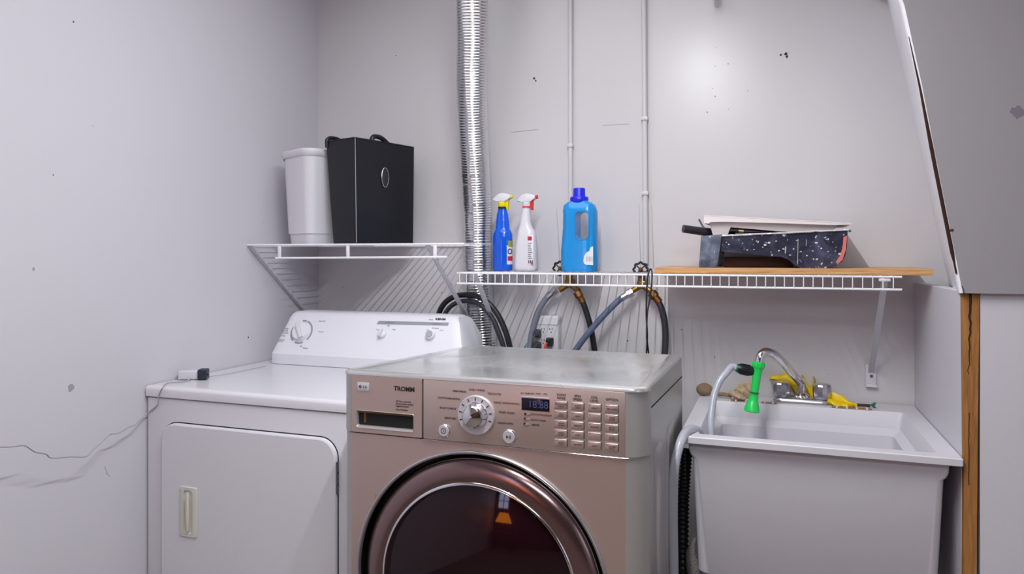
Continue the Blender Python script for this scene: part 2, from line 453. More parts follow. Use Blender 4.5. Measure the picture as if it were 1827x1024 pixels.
# alcove side partition with its raw wooden front edge
PX = 0.385; LEDGE = 1.160
b = B(); box(b, PX, PX + 0.030, 1.833, YW, 0, LEDGE, 0.0006)
part_wall = struct(finish('wall_partition', b, M['wall'], smooth=False))
b = B()
pts = []
zl = [0, .25, .5, .75, .95, 1.05, LEDGE]
L_ = [.000, .001, .000, .001, .0, -.001, -.002]; R_ = [.0225, .024, .0235, .026, .0275, .029, .030]
secs = []
for z, l, r in zip(zl, L_, R_):
    secs.append([(PX + l, 1.813, z), (PX + r, 1.813, z), (PX + r + .001, 1.8328, z), (PX + l, 1.8328, z)])
loft(b, secs)
stud = struct(finish('trim_1', b, M['stud'], smooth=False))
b = B(); pth = []
for i in range(26):
    z = 1.158 - i * 0.007
    pth.append((PX + 0.013 + 0.005 * noise.noise(Vector((z * 60, 1, 2))) - i * 0.00012, 1.8127, z))
tube(b, pth, [0.0024 * (1 - i / 27) ** 1.3 + 0.0005 for i in range(26)], 6)
pth = [(PX + 0.010 + 0.003 * noise.noise(Vector((z * 40, 5, 2))), 1.8127, z) for z in [0.90 - k * 0.012 for k in range(14)]]
tube(b, pth, 0.0008, 6)
finish('wood_crack', b, M['crack'], stud)

b = B(); box(b, PX + .0315, XR, 1.815, 1.865, 0, LEDGE - .0005); struct(finish('wall_closet', b, M['wall'], smooth=False))

# grey bulkhead above right (boxed underside of a stair), its slanting left side and front face
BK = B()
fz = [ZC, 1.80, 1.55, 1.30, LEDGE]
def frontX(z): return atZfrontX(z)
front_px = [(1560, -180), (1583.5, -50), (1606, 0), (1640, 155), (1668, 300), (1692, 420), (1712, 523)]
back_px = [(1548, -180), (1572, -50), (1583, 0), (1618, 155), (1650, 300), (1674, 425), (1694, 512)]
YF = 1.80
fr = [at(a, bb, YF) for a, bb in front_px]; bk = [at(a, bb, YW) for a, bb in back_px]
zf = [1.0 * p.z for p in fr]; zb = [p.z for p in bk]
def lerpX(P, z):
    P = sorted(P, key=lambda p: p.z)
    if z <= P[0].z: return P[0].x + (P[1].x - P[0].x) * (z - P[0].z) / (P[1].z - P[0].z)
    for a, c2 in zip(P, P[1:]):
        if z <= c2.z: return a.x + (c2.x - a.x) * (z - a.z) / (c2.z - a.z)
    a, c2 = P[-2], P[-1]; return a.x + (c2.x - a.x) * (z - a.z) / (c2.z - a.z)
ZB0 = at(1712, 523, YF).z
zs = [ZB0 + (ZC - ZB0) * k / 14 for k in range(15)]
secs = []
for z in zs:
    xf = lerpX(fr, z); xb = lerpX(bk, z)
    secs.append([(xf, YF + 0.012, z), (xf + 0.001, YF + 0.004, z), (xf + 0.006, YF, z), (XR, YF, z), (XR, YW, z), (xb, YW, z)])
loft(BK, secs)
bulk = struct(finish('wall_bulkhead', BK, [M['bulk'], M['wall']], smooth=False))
M['bright'] = mat('bulkhead_side_white', (226, 225, 232), 0.3)
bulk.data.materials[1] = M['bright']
for p in bulk.data.polygons:                       # the slanting left side takes a lighter white than the grey front
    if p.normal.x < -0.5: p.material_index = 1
b = B()                                             # split edge where raw wood shows
for (za, zb_, w0) in ((1.72, 1.20, 0.0028),):
    n = 24; P = []
    for k in range(n):
        z = za + (zb_ - za) * k / (n - 1)
        P.append(Vector((lerpX(fr, z) + 0.0015, YF + 0.002, z)))
    tube(b, P, [0.0006 + 0.0036 * min(1, k / 11) * (1.0 if k < n - 2 else 0.4) for k in range(n)], 6)
finish('exposed_wood_edge', b, M['crack'], bulk)
b = B()
tube(b, [at(1716, 510, YF - .0003), at(1719, 516, YF - .0003), at(1720, 523, YF - .0003)], .0009, 5)
disc(b, at(1697.5, 411, YF), .0050, 12, sx=1.1, sz=.55)
finish('bolt_hole', b, M['hole'], bulk, smooth=False)
b = B(); disc(b, at(1816, 200, YF), .0125, 18, t=.0004, sx=1, sz=1.1); finish('smudge', b, mat('grey_smudge', (122, 114, 128), 0.8), bulk, smooth=False)

# narrow seams cut in the wall panel beside the pipes
b = B()
def seam(x0, y0, x1, y1, w):
    tube(b, [at(x0, y0, YW - .0005), at(x1, y1, YW - .0005)], [w * .4, w], 5)
seam(993, 372, 1000, 484, .0014); seam(1140, 366, 1143, 478, .0012); seam(1163, 366, 1166, 478, .0016)
struct(finish('trim_2', b, M['ltgrey']))

# ================================================================== PIPES, HOOKS
def pipe(px0, px1, r, py1, label, extra=False):
    b = B()
    p0 = at(px0, -60, YW - r - .003); p1 = at(px1, py1, YW - r - .003)
    p0.y = p1.y = YW - r - .003
    t = thing('water_pipe', label, 'pipe', (p1.x, p1.y, p1.z), None)
    d = (p0 - p1).normalized(); top = p1 + d * ((ZC - 0.001 - p1.z) / d.z)
    tube(b, [top, p1], r, 16)
    finish('pipe_run', b, M['pipe'], t)
    for py in ((212, 345) if extra else (260,)):
        b = B(); q = at(px0 + (px1 - px0) * py / py1, py, p1.y)
        box(b, q.x - r * 1.35, q.x + r * 1.35, p1.y - r * 1.35, YW - .0005, q.z - .006, q.z + .006, .002)
        finish('pipe_clip', b, M['pipe'], t)
    return t
pipe(1017.5, 1018, .0075, 478, 'thin white water pipe running down to the valve behind the blue jug')
pipe(1148.5, 1152, .0085, 470, 'thicker white water pipe running down to the valve left of the wooden board', True)

def hook(px, py, label):
    c = at(px, py, YW - 0.05); t = thing('wall_hook', label, 'hook', (c.x, YW - .002, c.z), 'chrome hooks high on the back wall')
    b = B()
    tube(b, [(c.x, YW - .004, c.z + .085), (c.x, YW - .02, c.z + .07), (c.x, YW - .035, c.z + .03), (c.x, YW - .05, c.z + .010), (c.x, YW - .068, c.z + .012), (c.x, YW - .078, c.z + .035)], .0105, 14, smooth=6)
    finish('hook_arm', b, M['chrome'], t)
    b = B(); lathe(b, [(0, -.008), (.018, -.008), (.022, -.004), (.022, 0), (0, 0)], (c.x, YW - .0005, c.z + .085), 'Y', 24)
    finish('mounting_plate', b, M['chrome'], t)
hook(1275, 1, 'chrome wall hook left of the other, above the wooden board')
hook(1563, -9, 'chrome wall hook right of the other, close to the grey bulkhead')

# ================================================================== VENT DUCT
ctr = [(840, -110, 2.16), (842, -20, 2.17), (843, 60, 2.20), (842, 130, 2.23), (843, 200, 2.26), (848, 300, 2.30), (852, 380, 2.325), (853, 430, 2.33), (854, 500, 2.335), (857, 560, 2.34), (860, 610, 2.34), (860, 680, 2.34), (860, 800, 2.34)]
P = smoothpath([at(*c) for c in ctr], 40)
P = [p for p in P if p.z < ZC - 0.001]
# resample at constant spacing
S = [P[0]]; acc = 0; step = 0.0018
for a, c2 in zip(P, P[1:]):
    d = (c2 - a).length; pos = step - acc
    while pos <= d:
        S.append(a + (c2 - a) * (pos / d)); pos += step
    acc = (acc + d) % step
b = B()
nS = len(S)
def duct_r(i, t, a):
    s = i * step; z = S[i].z
    low = max(0.0, min(1.0, (1.12 - z) / 0.12)); mid = max(0.0, min(1.0, (1.70 - z) / 0.3))
    pitch = 0.0090
    ph = (s + 0.002 * a / (2 * PI)) / pitch
    base = 0.0508 - 0.0025 * mid
    ridge = 0.0013 * math.cos(2 * PI * ph)
    pitch2 = 0.033
    ridge += 0.0010 * max(0, math.cos(2 * PI * s / pitch2)) ** 6 * mid
    cr = 0.0012 * noise.noise(Vector((math.cos(a) * 3, math.sin(a) * 3, s * 12))) * (1 + 1.6 * low)
    dent = 0.0032 * max(0, noise.noise(Vector((math.cos(a) * 1.5 + 5, math.sin(a) * 1.5, s * 9)))) * (0.6 + low)
    return base + ridge + cr - dent
tube(b, S, 0.05, 56, rf=duct_r)
tag(finish('vent_duct', b, M['foil'], angle=60), 'silver corrugated foil vent duct rising to the ceiling behind the dryer console', 'vent duct')

# ================================================================== WIRE SHELVES
def shelf_long():
    zt = 1.24 - 0.0565; x0, x1 = -0.94, 0.3085; yf = 2.10
    t = thing('wire_shelf', 'long white wire shelf carrying bottles and a wooden board over the sink', 'shelf', ((x0 + x1) / 2, YW, zt))
    b = B(); n = 49
    for i in range(n + 1):
        x = x0 + 0.012 + (x1 - x0 - 0.035) * i / n
        yb = YW - .004 if (x > -0.885) else 2.262
        tube(b, [(x, yf, zt + .002), (x, yb, zt + .002)], .0016, 6)
    for y in (2.25,):
        tube(b, [(x0 + .08, y, zt - .002), (x1 - .012, y, zt - .002)], .0025, 6)
    tube(b, [(-0.885, YW - .006, zt - .001), (x1 - .012, YW - .006, zt - .001)], .0028, 8)
    finish('wire_deck', b, M['wire'], t)
    b = B(); tube(b, [(x0, yf, zt), (x1, yf, zt)], .0031, 10); finish('front_rail', b, M['wire'], t)
    b = B(); tube(b, [(x0, yf, zt - .0325), (x1, yf, zt - .0325)], .0031, 10); finish('front_rail', b, M['wire'], t)
    for i in range(52):
        x = x0 + 0.010 + (x1 - x0 - 0.030) * i / 51
        b = B(); tube(b, [(x, yf - .0025, zt + .002), (x, yf - .0025, zt - .0345)], .0014, 6)
        finish('front_rung', b, M['wire'], t)
    for x, zb in ((-0.8805, 0.889), (0.270, 0.893)):
        b = B()
        y0, z0, y1, z1 = yf + .002, zt - .004, YW - .006, zb
        d = Vector((0, y1 - y0, z1 - z0)); L = d.length; a = math.atan2(d.z, d.y)
        R = Matrix.Rotation(a, 3, 'X'); c = Vector((x, (y0 + y1) / 2, (z0 + z1) / 2))
        for v in box(b, -.0065, .0065, -L / 2, L / 2, -.0016, .0016, .001): v.co = R @ v.co + c
        for v in box(b, -.0075, -.0055, -L / 2, L / 2, -.003, .003, 0): v.co = R @ v.co + c
        for v in box(b, .0055, .0075, -L / 2, L / 2, -.003, .003, 0): v.co = R @ v.co + c
        br = finish('support_bracket', b, M['bracket'], t, smooth=False)
        b = B(); box(b, x - .015, x + .015, YW - .006, YW - .0005, zb - .040, zb + .022, .003)
        box(b, x - .015, x + .015, YW - .016, YW - .0005, zb - .044, zb - .036, .001)
        finish('foot_plate', b, M['white_pl'], br)
        b = B(); lathe(b, [(0, -.003), (.004, -.003), (.0048, 0)], (x + .001, YW - .006, zb - .012), 'Y', 14); finish('screw', b, M['rod'], br)
    b = B(); box(b, .255, .282, yf - .004, yf + .012, zt - .012, zt - .004, .002); finish('rail_clip', b, M['white_pl'], t)
shelf_long()

def shelf_corner():
    zt = 1.24 + 0.033; x0, x1 = XL + .004, -0.868; yf = 1.994
    t = thing('corner_wire_shelf', 'white wire corner shelf holding the two bins above the dryer', 'shelf', ((x0 + x1) / 2, YW, zt))
    b = B(); n = 31
    for i in range(n + 1):
        x = x0 + .01 + (x1 - x0 - .02) * i / n
        yb = YW - .004 if x < -1.012 else 2.235
        tube(b, [(x, yf, zt + .002), (x, yb, zt + .002)], .0017, 6)
    for y in (2.13, ):
        tube(b, [(x0, y, zt - .002), (x1, y, zt - .002)], .0026, 6)
    tube(b, [(x0, YW - .006, zt - .001), (-1.012, YW - .006, zt - .001)], .0028, 8)
    finish('wire_deck', b, M['wire'], t)
    b = B(); tube(b, [(x0, yf, zt), (x1, yf, zt)], .0034, 10); finish('front_rail', b, M['wire'], t)
    b = B(); tube(b, [(-1.545, yf, zt - .043), (-0.925, yf, zt - .039)], .0034, 10); finish('hanging_rail', b, M['wire'], t)
    for x in (-1.53, -1.27, -0.965):
        b = B(); box(b, x - .0055, x + .0055, yf - .002, yf + .003, zt - .044, zt, .001)
        finish('rail_hanger', b, M['wire'], t)
    for x in (x0 + .004, -0.995):
        b = B(); y0, z0, y1, z1 = yf + .004, zt - .003, YW - .004, zt - .322
        d = Vector((0, y1 - y0, z1 - z0)); L = d.length; a = math.atan2(d.z, d.y)
        R = Matrix.Rotation(a, 3, 'X'); c = Vector((x + .003, (y0 + y1) / 2, (z0 + z1) / 2))
        for v in box(b, -.0065, .0065, -L / 2, L / 2, -.0016, .0016, .001): v.co = R @ v.co + c
        for v in box(b, -.0075, -.0055, -L / 2, L / 2, -.003, .003, 0): v.co = R @ v.co + c
        for v in box(b, .0055, .0075, -L / 2, L / 2, -.003, .003, 0): v.co = R @ v.co + c
        finish('support_bracket', b, M['bracket'], t, smooth=False)
shelf_corner()
SH1 = 1.24 + 0.033 + 0.0037      # resting height on the corner shelf
SH2 = 1.24 - 0.0565 + 0.0037     # resting height on the long shelf

# ================================================================== BINS
def white_bin():
    a = math.radians(18); bw = .165; bd = .19
    near = Vector((-1.447, 2.032))                        # near top corner
    dl = Vector((-math.cos(a), math.sin(a))); dr = Vector((math.sin(a), math.cos(a)))
    c = near + dl * bw / 2 + dr * bd / 2
    t = thing('waste_bin', 'white plastic waste bin with a rolled rim standing in the corner on the shelf', 'bin', (c.x, c.y, SH1))
    H = .318; rot = -a
    def o(w, d, r, z, dy=0): return lift(rrect(w, d, r, 6, c.x, c.y, rot), SH1 + z)
    b = B()
    R = loft(b, [o(bw - .050, bd - .055, .022, 0), o(bw - .045, bd - .05, .024, .004), o(bw - .038, bd - .044, .026, .034), o(bw - .030, bd - .036, .028, .036), o(bw - .008, bd - .012, .034, H - .028),
                 o(bw - .006, bd - .010, .034, H - .004), o(bw - .014, bd - .018, .03, H - .004), o(bw - .045, bd - .05, .024, .008)])
    finish('bin_body', b, M['white_pl'], t, angle=40)
    b = B()
    def rimo(w, d, r, z):
        pts = []
        for (x, y) in rrect(w, d, r, 6, c.x, c.y, rot):
            # the rim dips towards the far left side
            k = (Vector((x, y)) - c).dot(dl) / (bw / 2)
            pts.append((x, y, SH1 + z - max(0, k) ** 2 * .012))
        return pts
    loft(b, [rimo(bw - .004, bd - .008, .034, H - .022), rimo(bw + .003, bd - .001, .038, H - .016), rimo(bw + .010, bd + .006, .04, H - .003), rimo(bw + .004, bd, .038, H + .001), rimo(bw - .008, bd - .012, .034, H),
             rimo(bw - .012, bd - .016, .032, H - .016)], False, False)
    finish('rolled_rim', b, M['white_pl'], t, angle=60)
white_bin()

def black_bin():
    a = math.radians(16.3); w_ = .142; d_ = .272; H = .342
    near = Vector((-1.272, 2.040)); dl = Vector((-math.cos(a), math.sin(a))); dr = Vector((math.sin(a), math.cos(a)))
    c = near + dl * w_ / 2 + dr * d_ / 2
    t = thing('storage_bin', 'black fabric storage bin with an oval metal disc beside the white bin', 'bin', (c.x, c.y, SH1))
    def P(u, v, z, tp=0): # u along dl from the near corner, v along dr, tp = taper 0..1 (1 bottom)
        uu = u * (1 - .22 * tp); vv = d_ / 2 + (v - d_ / 2) * (1 - .04 * tp)
        q = near + dl * uu + dr * vv; return (q.x, q.y, SH1 + z)
    def outline(z, tp, inset=0, bow=0.0):
        pts = []; n = 8; i_ = inset
        for k in range(n): pts.append(P(i_ + (w_ - 2 * i_) * k / n, i_ - bow * math.sin(PI * k / n) * .4, z, tp))
        for k in range(n): pts.append(P(w_ - i_, i_ + (d_ - 2 * i_) * k / n, z, tp))
        for k in range(n): pts.append(P(w_ - i_ - (w_ - 2 * i_) * k / n, d_ - i_, z, tp))
        for k in range(n): pts.append(P(i_ - bow * math.sin(PI * k / n) * .7, d_ - i_ - (d_ - 2 * i_) * k / n, z, tp))
        return pts
    b = B()
    secs = [outline(z * H, 1 - z, 0, .006) for z in (0, .2, .4, .6, .8, 1)] + [outline(z * H, 1 - z, .004, .006) for z in (1, .6, .03)]
    loft(b, secs)
    finish('bin_body', b, M['black_bin'], t, angle=40)
    b = B()
    e = [Vector(P(-.0006, -.0006, z * H, 1 - z)) for z in (0.01, .5, .995)]
    tube(b, e, .0013, 6); finish('edge_piping', b, M['seam'], t)
    b = B(); n = 34                                     # whip-stitched top edge
    for k in range(n):
        q = Vector(P(-.004 * math.sin(PI * k / n), d_ * (k + .5) / n, H)); ball(b, q, .0034, sub=1)
    for k in range(18):
        q = Vector(P(w_ * (k + .5) / 18, -.002, H)); ball(b, q, .0032, sub=1)
    finish('stitched_edge', b, M['black_bin'], t)
    # oval disc on the right-hand face
    b = B(); q = Vector(P(-.005, d_ * .46, H * .655, .35)); nrm = Vector((-dl.x, -dl.y, 0)); tv = Vector((dr.x, dr.y, 0))
    def oval(rz, rx, off): return [q + tv * math.cos(2 * PI * k / 28) * rx + Vector((0, 0, 1)) * math.sin(2 * PI * k / 28) * rz + nrm * off for k in range(28)]
    loft(b, [oval(.0325, .0155, -.002), oval(.0325, .0155, .003), oval(.029, .0135, .0035)])
    dsc = finish('oval_disc', b, M['gunmetal'], t)
    b = B(); r = oval(.0325, .0155, .003); tube(b, r + [r[0]], .0013, 6, caps=False); finish('disc_rim', b, M['chrome_r'], dsc)
    for (u0, v0, u1, v1) in ((.142, .0, .142, .06), (.142, .20, .10, .272)):
        b = B()
        p0 = Vector(P(u0 - .004, v0, H)); p1 = Vector(P(u1 - .004, v1, H)); m_ = (p0 + p1) / 2
        up = Vector((0, 0, 1))
        tube(b, [p0 - up * .02, p0 + up * .004, p0.lerp(p1, .2) + up * .013, m_ + up * .015, p0.lerp(p1, .8) + up * .013, p1 + up * .004, p1 - up * .02], .0065, 10, smooth=5)
        finish('carry_handle', b, M['black_bin'], t)
    b = B(); p0 = Vector(P(.0, .05, H - .01)); 
    tube(b, [Vector(P(.004, .075, H - .004)), Vector(P(.004, .08, H + .012)), Vector(P(.006, .10, H + .017)), Vector(P(.006, .125, H + .013)), Vector(P(.006, .155, H - .004))], .008, 10, smooth=5)
    finish('carry_handle', b, M['black_bin'], t)
black_bin()

# ================================================================== BOTTLES
def label_patch(bm, c, w_, h, cyl_r, ang0, ang1, z0, z1, grow=.0006, n=10, mi=0, sx=1.0):
    """patch wrapped round a (possibly elliptical) body"""
    rows = []
    for z in (z0, z1):
        rows.append([bm.verts.new(Vector((c[0] + (cyl_r * sx + grow) * math.cos(ang0 + (ang1 - ang0) * k / n), c[1] + (cyl_r + grow) * math.sin(ang0 + (ang1 - ang0) * k / n), z))) for k in range(n + 1)])
    for k in range(n): bm.faces.new((rows[0][k], rows[0][k + 1], rows[1][k + 1], rows[1][k])).material_index = mi
def spray_head(t, cx, cy, z, m_collar, m_top, m_trig, s=1.28, dirx=1.0, tilt=0):
    """trigger head: collar, shroud sloping back to the left, nozzle and trigger to the right"""
    b = B(); lathe(b, [(0, 0), (.0135, 0), (.0145, .002), (.0145, .015), (.012, .018), (0, .018)], (cx, cy, z), seg=24); finish('collar', b, m_collar, t)
    b = B(); X = lambda x, zz: (cx + dirx * x, cy, z + zz)
    prof = [(-.026, .022), (-.020, .028), (-.012, .036), (.000, .040), (.012, .038), (.024, .034), (.024, .026), (.016, .024), (.012, .017), (-.010, .017), (-.012, .020), (-.022, .019)]
    prism(b, [(cx + dirx * x * s, cy - .011, z + .015 + (zz - .015) * s) for x, zz in prof], (0, .022, 0), bev=.0025)
    h = finish('spray_shroud', b, m_top, t, angle=50)
    b = B(); prism(b, [(cx + dirx * x * s, cy - .006, z + .015 + (zz - .015) * s) for x, zz in [(.010, .022), (.018, .024), (.0165, .012), (.0175, -.004), (.0125, -.003), (.0095, .008)]], (0, .010, 0), bev=.001)
    finish('trigger', b, m_trig, t, angle=50)
    b = B(); lathe(b, [(0, 0), (.0055, 0), (.0065, .003), (.0065, .007), (0, .007)], (cx + dirx * .0235 * s, cy, z + .015 + .0155 * s), 'X', 16); finish('nozzle', b, m_trig, t)

def blue_bottle():
    c = at(896.5, 485, 2.27); cx, cy = c.x, c.y; z = SH2
    t = thing('spray_bottle', 'blue spray bottle with yellow trigger and white top beside the foil duct', 'bottle', (cx, cy, z), None)
    b = B(); pr = [(0, 0), (.026, 0), (.0335, .003), (.0345, .008), (.0345, .100), (.034, .118), (.030, .128), (.0255, .134), (.0245, .140), (.0225, .160), (.0190, .186), (.0150, .197), (.0145, .204), (0, .204)]
    lathe(b, [(r, h * 1.03) for r, h in pr], (cx, cy, z), seg=36, scale=(1, .75)); finish('bottle_body', b, M['blue_spray'], t, angle=50)
    b = B(); label_patch(b, (cx, cy), 0, 0, .0345 * .75, -PI * .27, PI * .05, z + .022, z + .085, sx=1.333)
    label_patch(b, (cx, cy), 0, 0, .0345 * .75, -PI * .22, PI * .05, z + .085, z + .098, sx=1.333)
    lb = finish('label', b, M['lbl_white'], t, smooth=True)
    b = B(); label_patch(b, (cx, cy), 0, 0, .0345 * .75, -PI * .23, PI * .03, z + .080, z + .100, .0009, sx=1.333); finish('label_band', b, M['lbl_green'], lb)
    b = B(); label_patch(b, (cx, cy), 0, 0, .0345 * .75, -PI * .25, PI * .0, z + .034, z + .049, .0009, sx=1.333); finish('label_band', b, M['lbl_red'], lb)
    b = B(); a = -PI * .16; q = Vector((cx + .0355 * math.cos(a), cy + .0270 * math.sin(a), z + .064))
    Rm = Matrix.Rotation(PI / 2 + a, 3, 'Z') @ Matrix.Rotation(PI / 2, 3, 'X'); add_text(b, 'O', q, .026, R=Rm, bold=.0005); finish('label_print', b, M['navy'], lb, smooth=False)
    b = B(); lathe(b, [(0, .207), (.0152, .207), (.0152, .213), (0, .213)], (cx, cy, z), seg=24); finish('neck_ring', b, M['navy_dev'], t)
    spray_head(t, cx, cy, z + .212, M['yellow'], M['white_pl'], M['yellow'])
blue_bottle()
def white_bottle():
    c = at(938.5, 485, 2.27); cx, cy = c.x, c.y; z = SH2
    t = thing('spray_bottle', 'white spray bottle with red trigger between blue spray bottle and blue jug', 'bottle', (cx, cy, z), None)
    b = B()
    secs = []
    for h, w_, off, d_, r in ((0, .070, 0, .044, .018), (.003, .078, 0, .050, .020), (.012, .080, 0, .052, .020), (.080, .074, .001, .050, .020), (.112, .066, .002, .046, .020), (.128, .060, .002, .042, .019),
                              (.140, .046, -.001, .036, .016), (.155, .038, -.002, .032, .015), (.185, .032, .000, .030, .014), (.200, .027, .002, .026, .0125), (.208, .026, .002, .026, .0125)):
        secs.append(lift(rrect(w_ * .97, d_, r, 5, cx + off, cy), z + h * 1.03))
    loft(b, secs); finish('bottle_body', b, M['white_pl'], t, angle=50)
    b = B()
    box(b, cx + .013, cx + .0345, cy - .0268, cy - .0240, z + .020, z + .118, .002, rot=None); lb = finish('label', b, M['lbl_white'], t)
    b = B(); box(b, cx + .015, cx + .029, cy - .0274, cy - .0266, z + .100, z + .113); box(b, cx + .027, cx + .033, cy - .0274, cy - .0266, z + .022, z + .030); finish('label_band', b, M['lbl_red'], lb, smooth=False)
    b = B()
    for k in range(9): box(b, cx + .016, cx + .016 + random.uniform(.009, .015), cy - .0273, cy - .0266, z + .042 + k * .006, z + .0438 + k * .006)
    for k in range(3): box(b, cx + .017 + k * .006, cx + .0205 + k * .006, cy - .0273, cy - .0266, z + .026, z + .036)
    finish('label_print', b, M['plug_grey'], lb, smooth=False)
    spray_head(t, cx + .003, cy, z + .208, M['white_pl'], M['white_pl'], M['red'])
    b = B(); lathe(b, [(.0146, 0), (.0150, 0), (.0150, .004), (.0146, .004)], (cx + .003, cy, z + .2085), seg=24); finish('red_band', b, M['red'], t)
white_bottle()
def blue_jug():
    c = at(1034.5, 486, 2.27); cx, cy = c.x, c.y; z = SH2
    t = thing('detergent_jug', 'bright blue detergent jug with a handle and dark blue cap on the wire shelf', 'jug', (cx, cy, z))
    # outline in x (left, right) by height, with a through-hole for the handle
    W = [(0, -.054, .054), (.004, -.058, .058), (.02, -.060, .060), (.07, -.060, .059), (.078, -.059, .059), (.10, -.057, .058), (.14, -.0535, .057), (.18, -.053, .057), (.195, -.054, .056), (.212, -.052, .050), (.222, -.040, .036), (.228, -.026, .022)]
    k_ = 1.0
    hx0, hx1, hz0, hz1 = -.006, .036, .103, .190
    b = B()
    def half(y):
        return None
    secs = []
    for h, l, r in W:
        d_ = .070 if h < .20 else .070 - (h - .20) * 1.0
        d_ = min(d_, (r - l) * .95)
        secs.append(lift(rrect(r - l, d_, d_ * .42, 7, cx + (l + r) / 2, cy), z + h))
    loft(b, secs)
    body = finish('jug_body', b, M['blue_jug'], t, angle=50)
    # cut the handle opening
    cb = B(); sec = rrect(hx1 - hx0, hz1 - hz0, .015, 5, (hx0 + hx1) / 2 + cx, (hz0 + hz1) / 2 + z)
    loft(cb, [[(x, cy - .08, zz) for x, zz in sec], [(x, cy + .08, zz) for x, zz in sec]])
    bmesh.ops.recalc_face_normals(cb, faces=cb.faces)
    cme = bpy.data.meshes.new('cut'); cb.to_mesh(cme); cb.free(); co = bpy.data.objects.new('cut', cme); COL.objects.link(co)
    md = body.modifiers.new('cut', 'BOOLEAN'); md.operation = 'DIFFERENCE'; md.object = co; md.solver = 'EXACT'
    bpy.context.view_layer.update()
    dg = bpy.context.evaluated_depsgraph_get()
    nm = bpy.data.meshes.new_from_object(body.evaluated_get(dg)); body.modifiers.clear(); body.data = nm
    bpy.data.objects.remove(co); bpy.data.meshes.remove(cme)
    for p in nm.polygons: p.use_smooth = True
    nm.set_sharp_from_angle(angle=math.radians(40))
    # moulded lip round the opening
    b = B(); lip = rrect(hx1 - hx0 + .004, hz1 - hz0 + .004, .016, 5, (hx0 + hx1) / 2 + cx, (hz0 + hz1) / 2 + z)
    L3 = [(x, cy - .0345, zz) for x, zz in lip]; tube(b, L3 + [L3[0]], .0022, 6, caps=False); finish('handle_lip', b, M['blue_jug'], t)
    b = B(); lathe(b, [(0, .222), (.0285, .222), (.0295, .224), (.0295, .236), (.027, .239), (.0205, .240), (.0195, .243), (.0190, .264), (.0175, .267), (0, .267)], (cx - .002, cy, z), seg=32)
    finish('cap', b, M['blue_cap'], t, angle=40)
    b = B()
    pts = [(.022, .028), (.030, .022), (.0480, .021), (.0580, .024)]; pts = [(.021, .034), (.023, .026), (.030, .022), (.0520, .021), (.0520, .080), (.044, .078), (.040, .066), (.030, .060), (.023, .050)]
    prism(b, [(cx + x, cy - .0352, z + h) for x, h in pts], (0, -.0008, 0)); lb = finish('label', b, M['lbl_white'], t, smooth=False)
    b = B()
    for k in range(5): box(b, cx + .030 + k * .0045, cx + .032 + k * .0045, cy - .0366, cy - .0360, z + .032 + (k % 2) * .003, z + .048)
    finish('label_print', b, M['ltgrey'], lb, smooth=False)
blue_jug()

# ================================================================== BOARD AND PAINT TRAYS
BZ0 = SH2 + .0004; BZ1 = BZ0 + .0165
b = B(); box(b, -.325, .382, 2.12, 2.392, BZ0, BZ1, .0008)
tag(finish('plywood_board', b, M['ply'], smooth=False), 'bare plywood board lying on the wire shelf under the paint trays', 'board')

